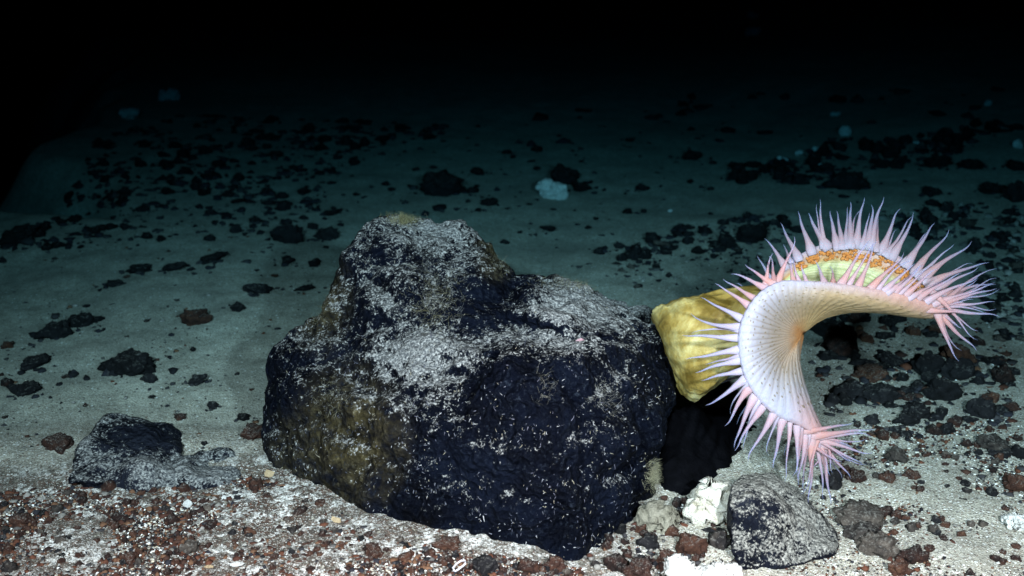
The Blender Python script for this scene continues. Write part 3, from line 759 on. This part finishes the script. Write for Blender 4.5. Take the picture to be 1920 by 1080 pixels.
def path_tube(name, pts, r, mat, closed=False, rings=6):
    V, F = [], []; n = len(pts)
    for i, p in enumerate(pts):
        a = pts[(i - 1) % n] if closed or i else p; b = pts[(i + 1) % n] if closed or i < n - 1 else p
        t = (b - a).normalized(); u = t.cross(Vector((0, 0, 1))).normalized(); v = u.cross(t)
        for k in range(rings): V.append(p + (u * math.cos(k * 6.2832 / rings) + v * math.sin(k * 6.2832 / rings)) * r)
    for i in range(n if closed else n - 1):
        for k in range(rings):
            j = (i + 1) % n; F.append((i * rings + k, i * rings + (k + 1) % rings, j * rings + (k + 1) % rings, j * rings + k))
    return mk(name, pydata(name, V, F), mat)
dl = gp(862, 1075)[1] - .03
loop = [(851, 1070), (850, 1064), (856, 1057), (865, 1051), (872, 1051), (873, 1056), (868, 1061), (860, 1067), (854, 1071)]
o = path_tube('worm_tube', [at(x, y, dl) for x, y in loop], .0011, mat_pale('worm_white', (.7, .7, .78), (.85, .85, .92), 200), True)
tag(o, 'thin white looped worm tube on the dark cobble at the bottom edge', 'worm')

# shell chips lying in the gravel
CHIP = mat_pale('shell_chip', (.5, .49, .46), (.8, .79, .76), 200); CHIPT = mat_pale('tan_chip', (.42, .30, .17), (.58, .44, .27), 200)
def chip(px, py, w, h, mat, label, seed):
    rn = random.Random(seed); g, d = gp(px, py); a = w * .5 * MPP * d; bm = bmesh.new()
    n = 7; top = []; bot = []
    for k in range(n):
        t = k / n * 6.283 + rn.uniform(-.3, .3); rr = rn.uniform(.7, 1.1)
        top.append(bm.verts.new((math.cos(t) * a * rr, math.sin(t) * a * h / w * rr, a * .12))); bot.append(bm.verts.new((math.cos(t) * a * rr * 1.03, math.sin(t) * a * h / w * rr * 1.03, -a * .06)))
    c = bm.verts.new((0, 0, a * .26)); bm.faces.new(bot[::-1])
    for k in range(n):
        j = (k + 1) % n; bm.faces.new((bot[k], bot[j], top[j], top[k])); bm.faces.new((top[k], top[j], c))
    me = bpy.data.meshes.new('shell_chip'); bm.to_mesh(me); bm.free()
    o = mk('shell_chip', me, mat, smooth=False); o.location = g + Vector((0, 0, a * .5)); o.rotation_euler = (R(48), rn.uniform(-.4, .4), rn.uniform(-.5, .5))
    tag(o, label, 'shell')
for i, a in enumerate([(352, 949, 20, 20, CHIP, 'white square shell chip on the crest of the gravel bank'), (421, 937, 12, 14, CHIP, 'white shell chip right of the square one on the gravel bank'),
    (505, 893, 22, 18, CHIPT, 'tan triangular chip at the left foot of the largest boulder'), (630, 980, 24, 14, CHIPT, 'tan flat chip before the left front of the largest boulder'),
    (1880, 900, 20, 8, CHIP, 'white chip beside the orange-brown cobble at the right edge'), (805, 1018, 9, 9, CHIP, 'small round white chip under the front edge of the largest boulder'),
    (445, 1064, 28, 10, CHIP, 'white flat chip at the bottom of the gravel bank'), (393, 1068, 26, 8, CHIPT, 'long orange-tan chip at the bottom of the gravel bank'),
    (480, 1072, 14, 12, CHIP, 'small white chip next to the flat one at the bottom of the bank'), (1256, 398, 10, 8, CHIP, 'tiny white fleck on the slope right of the boulder peak'),
    (1240, 468, 46, 10, DUSTY, 'pale flat shell sheet on the low ridge above the yellow base')]):
    chip(*a, seed=i)

# ------------------------------------------------------------------ the flytrap anemone
AD = 1.50                              # depth of its mouth
NT = 336
# key lines round the disc: photo position of rim and of two points on the way from the mouth, with depth offsets
KEY = [  # rim(x,y,d)            m1(x,y,d)            m2(x,y,d)
 ((1562, 838, .005), (1502, 690, -.012), (1534, 785, -.006)),
 ((1508, 806, -.035), (1486, 690, -.034), (1500, 755, -.046)),
 ((1450, 780, -.055), (1466, 690, -.045), (1460, 740, -.062)),
 ((1408, 735, -.066), (1456, 670, -.050), (1428, 705, -.072)),
 ((1388, 690, -.070), (1452, 655, -.052), (1412, 676, -.077)),
 ((1381, 640, -.070), (1450, 634, -.053), (1408, 637, -.078)),
 ((1390, 592, -.068), (1454, 612, -.052), (1414, 598, -.076)),
 ((1418, 552, -.064), (1462, 592, -.050), (1432, 564, -.072)),
 ((1460, 526, -.060), (1478, 580, -.048), (1466, 546, -.067)),
 ((1510, 524, -.056), (1504, 574, -.046), (1506, 547, -.062)),
 ((1570, 528, -.052), (1534, 575, -.043), (1556, 553, -.058)),
 ((1635, 538, -.048), (1566, 578, -.036), (1614, 562, -.050)),
 ((1700, 552, -.040), (1590, 582, -.025), (1668, 578, -.036)),
 ((1752, 572, -.022), (1610, 585, -.010), (1712, 592, -.014)),
 ((1785, 588, .004), (1620, 585, .006), (1730, 597, .010)),
 ((1778, 562, .040), (1612, 580, .030), (1712, 590, .050)),
 ((1738, 520, .066), (1590, 570, .045), (1680, 560, .080)),
 ((1694, 483, .082), (1566, 560, .055), (1640, 535, .096)),
 ((1650, 462, .090), (1545, 550, .060), (1605, 520, .104)),
 ((1600, 451, .094), (1525, 545, .062), (1565, 510, .108)),
 ((1545, 455, .094), (1505, 545, .062), (1525, 510, .108)),
 ((1496, 476, .090), (1490, 555, .062), (1495, 520, .104)),
 ((1452, 515, .090), (1480, 575, .062), (1465, 545, .104)),
 ((1420, 570, .090), (1475, 600, .062), (1445, 580, .104)),
 ((1410, 630, .090), (1475, 630, .062), (1442, 630, .104)),
 ((1418, 690, .088), (1478, 660, .060), (1450, 680, .102)),
 ((1448, 745, .080), (1488, 690, .055), (1470, 720, .094)),
 ((1505, 790, .060), (1500, 705, .040), (1505, 755, .070)),
]
MOUTH = (1508, 626, .0)
def cyc(keys, u):
    """periodic Catmull-Rom through tuples"""
    n = len(keys); t = u * n; i = int(math.floor(t)); f = t - i
    a, b, c, d = (keys[(i + k) % n] for k in (-1, 0, 1, 2))
    return [.5 * (2 * q + (r - p) * f + (2 * p - 5 * q + 4 * r - s) * f * f + (-p + 3 * q - 3 * r + s) * f ** 3) for p, q, r, s in zip(a, b, c, d)]
def anem(p): return at(p[0], p[1], AD + p[2])
def lines(u):
    return [Vector(anem(cyc([k[j] for k in KEY], u))) for j in range(3)]
def bez(pts, t):
    a, b, c, d = pts
    # Catmull-like cubic through four points at t = 0, .38, .72, 1
    ts = (0, .38, .74, 1.0); out = Vector((0, 0, 0))
    for i in range(4):
        w_ = 1
        for j in range(4):
            if j != i: w_ *= (t - ts[j]) / (ts[i] - ts[j])
        out += pts[i] * w_
    return out
def build_anemone():
    root = empty('sea_anemone', at(1262, 655, AD + .12))
    tag(root, 'white and pink flytrap anemone with spread tentacles on a yellow base', 'sea anemone')
    M0 = Vector(anem(MOUTH))
    ro = [.03, .09, .16, .24, .32, .40, .48, .56, .64, .72, .80, .87, .93, .975, 1.0]
    ri = [.985, .95, .90, .83, .75, .66, .56, .46, .36]
    rows, vv = [], []
    base_lines = []
    for j in range(NT):
        rim, m1, m2 = lines(j / NT)
        base_lines.append((M0, m1, m2, rim))
    rim_c = sum((b[3] for b in base_lines), Vector()) / NT
    outer = [[bez(b, r) for b in base_lines] for r in ro]
    # outward normal of the outer face, for thickness
    def nrm(k, j):
        a = outer[min(k + 1, len(ro) - 1)][j] - outer[max(k - 1, 0)][j]; b = outer[k][(j + 1) % NT] - outer[k][j - 1]
        n = a.cross(b); return n.normalized() if n.length > 1e-9 else Vector((0, -1, 0))
    # orientation: on the near side the normal should look to the camera
    sgn = 1 if nrm(7, int(NT * 5 / 28)).dot(EYE - M0) > 0 else -1
    th = .0065
    for k, r in enumerate(ro):
        row = []
        for j in range(NT):
            p = outer[k][j].copy()
            # shallow radial furrows of the disc
            rib = abs(math.sin(math.pi * j / NT * 84))
            amp_ = .0016 * min(1, r * 2.2) * (1 - .5 * r)
            p += nrm(k, j) * sgn * (amp_ * (rib - .6) + .0011 * noise.noise(p * 38))
            if r == 1.0: p = outer[k][j] - nrm(k, j) * sgn * th * .5
            row.append(p)
        rows.append(row); vv.append(r)
    for r in ri:
        row = []
        for j in range(NT):
            b = base_lines[j]; p = bez(b, r)
            kk = min(range(len(ro)), key=lambda q: abs(ro[q] - r))
            t = th * (1 if r < .97 else .9) + (.006 * sstep(.7, .3, r))
            q = p - nrm(kk, j) * sgn * t
            q += Vector((0, 0, 1)) * .0010 * noise.noise(p * 60)
            row.append(q)
        rows.append(row); vv.append(2 - r)
    # the column: rings from the throat of the folded disc back to the pedal disc on the boulder
    keyp = [(1478, 612, .022, 52, .034, 0), (1440, 600, .034, 62, .042, 0), (1398, 606, .050, 72, .050, 1), (1352, 628, .068, 84, .054, 5), (1318, 644, .082, 97, .060, 9), (1290, 652, .096, 102, .064, 13), (1268, 653, .110, 96, .062, 17), (1254, 652, .120, 86, .056, 20), (1244, 650, .130, 72, .046, 22)]
    path = []
    for q in range(33):
        t = q / 32 * (len(keyp) - 1); i0 = min(int(t), len(keyp) - 2); f = t - i0
        a_, b_, c_, d_ = (keyp[max(0, min(len(keyp) - 1, i0 + w_))] for w_ in (-1, 0, 1, 2))
        path.append([.5 * (2 * b2 + (c2 - a2) * f + (2 * a2 - 5 * b2 + 4 * c2 - d2) * f * f + (-a2 + 3 * b2 - 3 * c2 + d2) * f ** 3) for a2, b2, c2, d2 in zip(a_, b_, c_, d_)])
    for ci, (x, y, d, hh, dd, tilt) in enumerate(path):
        row = []
        c = Vector(at(x, y, AD + d)); cl = ci / 4
        for j in range(NT):
            a = j / NT * 2 * math.pi
            up = -math.cos(a); cam_ = math.sin(a)
            s = AD * MPP
            irr = 1 + .10 * noise.noise(Vector((math.cos(a) * 1.6, math.sin(a) * 1.6, cl * .8))) + .035 * noise.noise(Vector((math.cos(a) * 4, math.sin(a) * 4, cl * .6)))
            irr += .018 * noise.noise(Vector((math.cos(a) * 9, math.sin(a) * 9, cl * 1.3)))
            irr += .012 * math.sin(cl * 9 + 3 * noise.noise(Vector((math.cos(a) * 2, math.sin(a) * 2, cl * .5)))) * sstep(0, 3, cl)
            p = c + UP * (up * hh * s * irr) - FWD * (cam_ * dd * irr) + RIGHT * (-up * tilt * s)
            p += RIGHT * .006 * noise.noise(Vector((math.cos(a) * 3, math.sin(a) * 3, 8))) * sstep(20, 30, ci)
            row.append(p)
        rows.append(row); vv.append(2.0 + ci * .035)
    nr = len(rows)
    V = [Vector(M0) + (EYE - M0).normalized() * -.004] + [p for r in rows for p in r]
    V.append(sum(rows[-1], Vector()) / NT)
    F = []
    for j in range(NT): F.append((0, 1 + j, 1 + (j + 1) % NT))
    for i in range(nr - 1):
        for j in range(NT):
            a = 1 + i * NT + j; b = 1 + i * NT + (j + 1) % NT; F.append((a, a + NT, b + NT, b))
    for j in range(NT): F.append((1 + (nr - 1) * NT + j, len(V) - 1, 1 + (nr - 1) * NT + (j + 1) % NT))
    me = pydata('body', V, F)
    bm = bmesh.new(); bm.from_mesh(me); bmesh.ops.recalc_face_normals(bm, faces=bm.faces); bm.to_mesh(me); bm.free()
    vals = [0.0] + [v for v in vv for _ in range(NT)] + [vv[-1]]
    us = [0.0] + [j / NT for _ in vv for j in range(NT)] + [0.0]
    def bell(u, c, w_): return max(0, 1 - abs(((u * 28 - c + 14) % 28) - 14) / w_)
    pinks = [min(1, 1.5 * max(bell(u, 13.5, 4.5), bell(u, 0, 1.6))) for u in us]; tans = [min(1, 1.8 * bell(u, 12.0, 4.5)) for u in us]
    for nm, dat in (('prof', vals), ('turn', us), ('pink', pinks), ('tan', tans)):
        a = me.attributes.new(nm, 'FLOAT', 'POINT'); a.data.foreach_set('value', dat)
    # angle attribute as sin/cos would smear at the seam; stripes use it times an integer so the seam is harmless
    # ---- skin
    m, nt, b = newmat('anemone_skin'); P = pos(nt)
    pr = attr(nt, 'prof').outputs['Fac']; tu = attr(nt, 'turn').outputs['Fac']
    prs = mth(nt, 'MULTIPLY', pr, 1 / 3.2)
    s = 1 / 3.2
    wob = mth(nt, 'ADD', pr, mth(nt, 'MULTIPLY', mth(nt, 'SUBTRACT', tex(nt, 40, 3, .6, P).outputs[0], .5), .10))
    ws = mth(nt, 'MULTIPLY', wob, s)
    col = ramp(nt, ws, [(0, (.24, .085, .018)), (.09 * s, (.23, .115, .045)), (.20 * s, (.23, .175, .125)), (.36 * s, (.19, .165, .14)), (.60 * s, (.215, .215, .235)), (.82 * s, (.25, .26, .315)), (.95 * s, (.29, .30, .375)), (1.0 * s, (.26, .21, .255)),
                      (1.05 * s, (.42, .30, .25)), (1.12 * s, (.40, .21, .07)), (1.5 * s, (.36, .35, .18)), (2.0 * s, (.42, .33, .09)), (2.5 * s, (.50, .38, .10)), (3.0 * s, (.42, .30, .08))][:14])
    # stripes along the mesenteries
    ph = mth(nt, 'MULTIPLY', tu, 84 * math.pi)
    st = mth(nt, 'ABSOLUTE', mth(nt, 'SINE', ph))
    line = ramp(nt, st, [(0, 1), (.30, .55), (.62, 0)])
    line = mth(nt, 'MULTIPLY', line, ramp(nt, mth(nt, 'MULTIPLY', pr, s), [(0, .9), (.35 * s, .75), (.8 * s, .34), (.97 * s, 0)]))
    line = mth(nt, 'MULTIPLY', line, ramp(nt, tex(nt, 22, 3, .6, P).outputs[0], [(.3, .25), (.6, 1)]))
    col = mix(nt, line, col, (.135, .095, .055))
    pk = attr(nt, 'pink').outputs['Fac']
    col = mix(nt, mth(nt, 'MULTIPLY', pk, ramp(nt, mth(nt, 'MULTIPLY', wob, s), [(.55 * s, 0), (.9 * s, .7)])), col, (.38, .165, .125))
    tn = attr(nt, 'tan').outputs['Fac']
    col = mix(nt, mth(nt, 'MULTIPLY', tn, ramp(nt, mth(nt, 'MULTIPLY', wob, s), [(.78 * s, .85), (1.0 * s, .1)])), col, (.21, .155, .07))
    # tiny dark pores in rows beside the stripes
    cv = N(nt, 'ShaderNodeCombineXYZ'); L(nt, mth(nt, 'MULTIPLY', tu, 84), cv.inputs[0]); L(nt, mth(nt, 'MULTIPLY', pr, 12), cv.inputs[1])
    vo = N(nt, 'ShaderNodeTexVoronoi', voronoi_dimensions='2D', i_Scale=1.0, i_Randomness=1.0); L(nt, cv.outputs[0], vo.inputs['Vector'])
    sc_ = N(nt, 'ShaderNodeSeparateColor'); L(nt, vo.outputs['Color'], sc_.inputs[0])
    dot = mth(nt, 'MULTIPLY', mth(nt, 'LESS_THAN', vo.outputs['Distance'], .155), mth(nt, 'LESS_THAN', sc_.outputs[0], .70))
    dot = mth(nt, 'MULTIPLY', dot, ramp(nt, mth(nt, 'MULTIPLY', pr, s), [(.20 * s, 0), (.28 * s, 1), (.80 * s, 1), (.86 * s, 0)], 'CONSTANT'))
    col = mix(nt, mth(nt, 'MULTIPLY', dot, .75), col, (.11, .085, .04))
    # greener flush and mottling on the column side
    colmn = ramp(nt, mth(nt, 'MULTIPLY', pr, s), [(1.10 * s, 0), (1.17 * s, 1)])
    mot = ramp(nt, tex(nt, 17, 5, .62, P, .6).outputs[0], [(.34, (.13, .085, .014)), (.48, (.28, .20, .050)), (.58, (.40, .33, .125)), (.70, (.58, .54, .29))])
    fx = N(nt, 'ShaderNodeCombineXYZ'); L(nt, mth(nt, 'MULTIPLY', tu, 18), fx.inputs[0]); L(nt, mth(nt, 'MULTIPLY', pr, 40), fx.inputs[1])
    fib = ramp(nt, tex(nt, 1.0, 4, .7, fx.outputs[0], .4).outputs[0], [(.35, (.24, .26, .11)), (.55, (.40, .40, .22)), (.75, (.56, .54, .36))])
    cc = mix(nt, ramp(nt, mth(nt, 'MULTIPLY', pr, s), [(1.75 * s, 0), (2.05 * s, 1)]), fib, mot)
    col = mix(nt, colmn, col, cc)
    L(nt, col, b.inputs['Base Color']); b.inputs['Roughness'].default_value = .55
    b.inputs['Specular IOR Level'].default_value = .25
    b.inputs['Subsurface Weight'].default_value = .5; b.inputs['Subsurface Radius'].default_value = (.7, .5, .3); b.inputs['Subsurface Scale'].default_value = .010
    bump(nt, mth(nt, 'ADD', tex(nt, 150, 3, .6, P).outputs[0], mth(nt, 'MULTIPLY', colmn, tex(nt, 45, 4, .6, P).outputs[0])), .35, .004, b)
    body = under(mk('body', me, m), root)
    return root, base_lines, outer, nrm, sgn
AN, LINES, OUTER, NRM, SGN = build_anemone()
RIM = [(px_of(b[3]), (b[3] - EYE).dot(FWD), b[3]) for b in LINES]

TM, nt, b = newmat('tentacle_skin'); P = pos(nt)
al = attr(nt, 'along').outputs['Fac']; oi = N(nt, 'ShaderNodeObjectInfo')
wv = mth(nt, 'ADD', al, mth(nt, 'MULTIPLY', mth(nt, 'SUBTRACT', tex(nt, 60, 3, .6, P).outputs[0], .5), .25))
c1 = ramp(nt, wv, [(0, (.30, .225, .25)), (.22, (.36, .18, .15)), (.5, (.30, .18, .20)), (.8, (.22, .21, .32)), (1, (.19, .22, .38))])
c2 = ramp(nt, wv, [(0, (.32, .32, .41)), (.25, (.29, .275, .36)), (.55, (.25, .25, .36)), (1, (.19, .22, .38))])
wh = attr(nt, 'pale').outputs['Fac']
L(nt, mix(nt, wh, c1, c2), b.inputs['Base Color'])
b.inputs['Roughness'].default_value = .6; b.inputs['Specular IOR Level'].default_value = .12
b.inputs['Subsurface Weight'].default_value = .5; b.inputs['Subsurface Radius'].default_value = (.7, .35, .35); b.inputs['Subsurface Scale'].default_value = .005
L(nt, ramp(nt, al, [(0, 1), (.25, .85), (.7, .55), (1, .28)]), b.inputs['Alpha'])

def tentacle(bx, by, tx, ty, side, w=24, curl=0.0, dz=None, pale=None):
    w = w * .70
    """side 'n' near lip, 'f' far lip; base snaps to the lip for its depth"""
    rn = random.Random(int(bx * 7 + by * 13 + tx))
    half = len(RIM) // 2
    cand = range(0, half + 2) if side == 'n' else range(half - 2, len(RIM))
    j = min(cand, key=lambda q: math.hypot(RIM[q][0][0] - bx, RIM[q][0][1] - by))
    (rx, ry), rd, rp = RIM[j]
    # root on the lip, a little inside it
    dist = math.hypot(rx - bx, ry - by)
    f = min(1, 16 / max(dist, 1e-3))
    root = Vector(at(rx + (bx - rx) * f, ry + (by - ry) * f, rd))
    out = dz if dz is not None else (rn.uniform(-.030, .004) if side == 'n' else rn.uniform(-.006, .028))
    tip = Vector(at(tx, ty, rd + out)); ax = tip - root; ln = ax.length
    ax_n = ax.normalized(); side_v = ax_n.cross(FWD).normalized()
    ctl = root.lerp(tip, .5) + side_v * (curl * ln) + FWD * rn.uniform(-.05, .05) * ln
    root = root - NRM(12, j) * SGN * .004
    root2 = root - ax_n * .011
    seg, rg = 16, 9; r0 = w * .5 * MPP * rd
    prof_ = [(0, .9), (.06, 1.12), (.13, 1.02), (.22, .80), (.36, .50), (.55, .34), (.72, .235), (.88, .13), (1, .04)]
    V, F, A = [], [], []
    ph = rn.uniform(0, 6.28)
    for i in range(seg + 1):
        t = i / seg; p = root2 * (1 - t) ** 2 + ctl * 2 * t * (1 - t) + tip * t * t
        tang = ((ctl - root2) * (1 - t) + (tip - ctl) * t).normalized()
        p = p + side_v * math.sin(t * 5 + ph) * ln * .045 * t
        if t > .8: p = p + side_v * (t - .8) ** 2 * ln * rn_sign(ph) * 1.2
        u = tang.cross(FWD).normalized(); v = u.cross(tang)
        for q in range(len(prof_) - 1):
            if prof_[q][0] <= t <= prof_[q + 1][0]:
                k = (t - prof_[q][0]) / (prof_[q + 1][0] - prof_[q][0]); r = prof_[q][1] * (1 - k) + prof_[q + 1][1] * k; break
        r *= r0 * (1 + .05 * math.sin(t * 23 + ph))
        for k in range(rg):
            a = k / rg * 6.28318; V.append(p + (u * math.cos(a) + v * math.sin(a) * (.5 + .38 * min(1, t * 4))) * r); A.append(t)
    for i in range(seg):
        for k in range(rg):
            k2 = (k + 1) % rg; F.append((i * rg + k, i * rg + k2, (i + 1) * rg + k2, (i + 1) * rg + k))
    F.append(tuple(range(rg))[::-1]); F.append(tuple(seg * rg + k for k in range(rg)))
    me = pydata('tentacle', V, F)
    a = me.attributes.new('along', 'FLOAT', 'POINT'); a.data.foreach_set('value', A)
    pv = pale if pale is not None else rn.uniform(.05, .55)
    a = me.attributes.new('pale', 'FLOAT', 'POINT'); a.data.foreach_set('value', [pv] * len(V))
    under(mk('tentacle', me, TM), AN)
def rn_sign(x): return 1 if math.sin(x * 3) > 0 else -1

near = [ # left edge
 (1382, 593, 1316, 554, 22, .02), (1398, 569, 1343, 528, 22, 0), (1409, 554, 1355, 525, 20, .03), (1429, 534, 1372, 509, 22, .05), (1440, 523, 1396, 497, 22, .08), (1437, 520, 1446, 474, 18, 0),
 (1462, 517, 1491, 443, 20, -.04), (1452, 522, 1444, 480, 18, 0), (1379, 612, 1293, 597, 24, .03), (1380, 633, 1279, 632, 25, 0), (1380, 657, 1285, 670, 25, 0), (1382, 678, 1304, 700, 25, -.04), (1388, 698, 1316, 716, 24, -.05),
 (1396, 716, 1328, 768, 28, -.10), (1404, 735, 1361, 800, 26, -.10), (1415, 752, 1374, 839, 26, -.10), (1430, 768, 1380, 847, 24, -.05), (1452, 780, 1402, 866, 26, -.06), (1470, 792, 1448, 878, 26, -.05),
 (1495, 806, 1487, 893, 22, .10), (1510, 822, 1495, 909, 22, .08), (1524, 832, 1512, 942, 26, .05), (1547, 842, 1563, 946, 24, -.04), (1556, 838, 1596, 897, 20, -.1), (1541, 827, 1637, 850, 22, -.02), (1532, 818, 1639, 810, 26, .04),
 (1518, 808, 1600, 796, 22, -.02), (1545, 835, 1619, 866, 20, 0), (1538, 822, 1635, 818, 22, .1),
 # upper near lip
 (1489, 523, 1479, 482, 20, 0), (1514, 527, 1503, 495, 22, .1), (1547, 525, 1532, 486, 22, .12), (1563, 527, 1559, 497, 18, 0), (1580, 530, 1633, 451, 24, .05), (1612, 536, 1643, 457, 24, .05), (1639, 538, 1697, 474, 24, .04),
 (1666, 542, 1713, 492, 22, .04), (1684, 545, 1730, 500, 22, .03), (1705, 551, 1760, 502, 22, .05), (1728, 560, 1800, 508, 22, .04), (1745, 566, 1837, 517, 22, .05), (1758, 572, 1866, 531, 22, .05), (1764, 574, 1870, 545, 22, .06), (1770, 578, 1865, 563, 20, .02),
 (1776, 580, 1876, 594, 22, -.03), (1772, 590, 1803, 616, 20, -.12), (1770, 592, 1832, 658, 24, -.08), (1764, 592, 1796, 678, 24, -.14)]
for (bx, by, tx, ty, w_, cu) in near:
    tentacle(bx, by, tx, ty, 'n', w_, cu, pale=.95 if bx < 1400 and 590 < by < 800 else .55 if by > 740 and bx < 1500 else None)
far = [(1491, 475, 1465, 417, 24, 0), (1465, 490, 1438, 445, 22, .05), (1517, 462, 1498, 395, 26, .03), (1545, 453, 1519, 398, 30, .10), (1541, 450, 1540, 373, 20, 0), (1568, 453, 1555, 395, 26, .06), (1576, 453, 1570, 395, 24, -.04), (1593, 451, 1596, 378, 28, -.03),
 (1606, 450, 1624, 371, 26, .05), (1628, 453, 1635, 384, 28, -.04), (1634, 454, 1659, 370, 26, .05), (1656, 464, 1688, 391, 26, .06), (1668, 470, 1711, 405, 20, 0), (1678, 474, 1719, 402, 26, .04), (1700, 487, 1741, 433, 20, -.03), (1706, 490, 1751, 417, 26, .04), (1722, 506, 1782, 431, 26, .05),
 (1738, 520, 1823, 453, 28, .05), (1750, 532, 1852, 487, 26, .06), (1760, 545, 1835, 500, 22, .02), (1770, 556, 1866, 533, 22, .05), (1776, 566, 1868, 580, 18, -.04), (1445, 525, 1418, 480, 20, 0), (1425, 560, 1380, 530, 20, .05), (1412, 610, 1330, 600, 20, 0), (1412, 650, 1320, 655, 20, 0), (1418, 685, 1330, 705, 20, -.04), (1425, 700, 1324, 727, 20, -.05),
 (1440, 730, 1376, 790, 20, -.1), (1470, 765, 1420, 830, 20, -.1), (1500, 785, 1470, 860, 20, -.05), (1530, 810, 1600, 838, 22, 0), (1520, 800, 1560, 800, 18, 0)]
for (bx, by, tx, ty, w_, cu) in far:
    tentacle(bx, by, tx, ty, 'f', w_, cu, pale=.5 if by < 500 else .85 if bx < 1480 else None)

# second row: slimmer ones between the traced ones
rn2 = random.Random(31)
for (lst, sd, step) in ((near, 'n', 2), (far[:22], 'f', 2)):
    for q in range(0, len(lst) - 1, 1):
        a_, b_ = lst[q], lst[q + 1]
        if math.hypot(a_[0] - b_[0], a_[1] - b_[1]) > 60: continue
        if a_[1] < 560 and sd == 'n' and a_[0] < 1570 and rn2.random() < .5: continue
        if rn2.random() < .35: continue
        m_ = [(a_[k] + b_[k]) / 2 for k in range(6)]; f_ = rn2.uniform(.70, 1.08)
        tx_ = m_[0] + (m_[2] - m_[0]) * f_ + rn2.gauss(0, 8); ty_ = m_[1] + (m_[3] - m_[1]) * f_ + rn2.gauss(0, 8)
        tentacle(m_[0], m_[1], tx_, ty_, sd, rn2.uniform(13, 19), m_[5] + rn2.gauss(0, .07), dz=rn2.uniform(.0, .03), pale=.9 if m_[0] < 1480 and m_[1] > 560 else rn2.uniform(.2, .7))
for q in range(16):          # feathery fan at the outer tip and at the drooping tip
    if q < 9: tentacle(1760 + rn2.uniform(-14, 18), 570 + rn2.uniform(-14, 18), 1815 + rn2.uniform(0, 55), 500 + q * 17 + rn2.gauss(0, 8), 'n' if q > 3 else 'f', rn2.uniform(14, 20), rn2.gauss(0, .06))
    else: tentacle(1535 + rn2.uniform(-14, 20), 828 + rn2.uniform(-10, 12), 1500 + (q - 9) * 20 + rn2.gauss(0, 8), 925 - (q - 9) * 13 + rn2.gauss(0, 10), 'n', rn2.uniform(13, 19), rn2.gauss(0, .06))

# orange grains below the far lip
def orange_band():
    rn = random.Random(4); bm = bmesh.new(); n = len(LINES)
    for k in range(230):
        u = rn.uniform(14.6, 21.2) / 28; j = int(u * n) % n
        r = rn.uniform(.89, .965)
        p = bez(LINES[j], r); kk = 12
        # inner face offset
        q = p - NRM(kk, j) * SGN * .0085
        s = rn.uniform(.0012, .0028)
        mt = Matrix.Translation(q) @ Matrix.Rotation(rn.uniform(0, 3), 4, 'Y') @ Matrix.Diagonal((s * 1.5, s, s, 1))
        bmesh.ops.create_icosphere(bm, subdivisions=1, radius=1, matrix=mt)
    me = bpy.data.meshes.new('orange_grain'); bm.to_mesh(me); bm.free()
    o = under(mk('orange_grain', me, mat_pale('orange_grain', (.52, .16, .03), (.72, .31, .09), 200)), AN); o['kind'] = 'stuff'
orange_band()

# ------------------------------------------------------------------ sea water: soaks up red first, then the rest
def haze():
    me = bpy.data.meshes.new('haze'); bm = bmesh.new(); bmesh.ops.create_cube(bm, size=1); bm.to_mesh(me); bm.free()
    o = bpy.data.objects.new('haze', me); COL.objects.link(o)
    o.scale = (120, 90, 24); o.location = (0, 35, -9.2)
    m = bpy.data.materials.new('sea_water'); m.use_nodes = True; nt = m.node_tree; nt.nodes.clear()
    out = nt.nodes.new('ShaderNodeOutputMaterial'); v = nt.nodes.new('ShaderNodeVolumeAbsorption')
    v.inputs['Density'].default_value = 1.0; v.inputs['Color'].default_value = (.10, .51, .595, 1)
    L(nt, v.outputs[0], out.inputs['Volume']); me.materials.append(m); tag(o, kind='stuff')
haze()
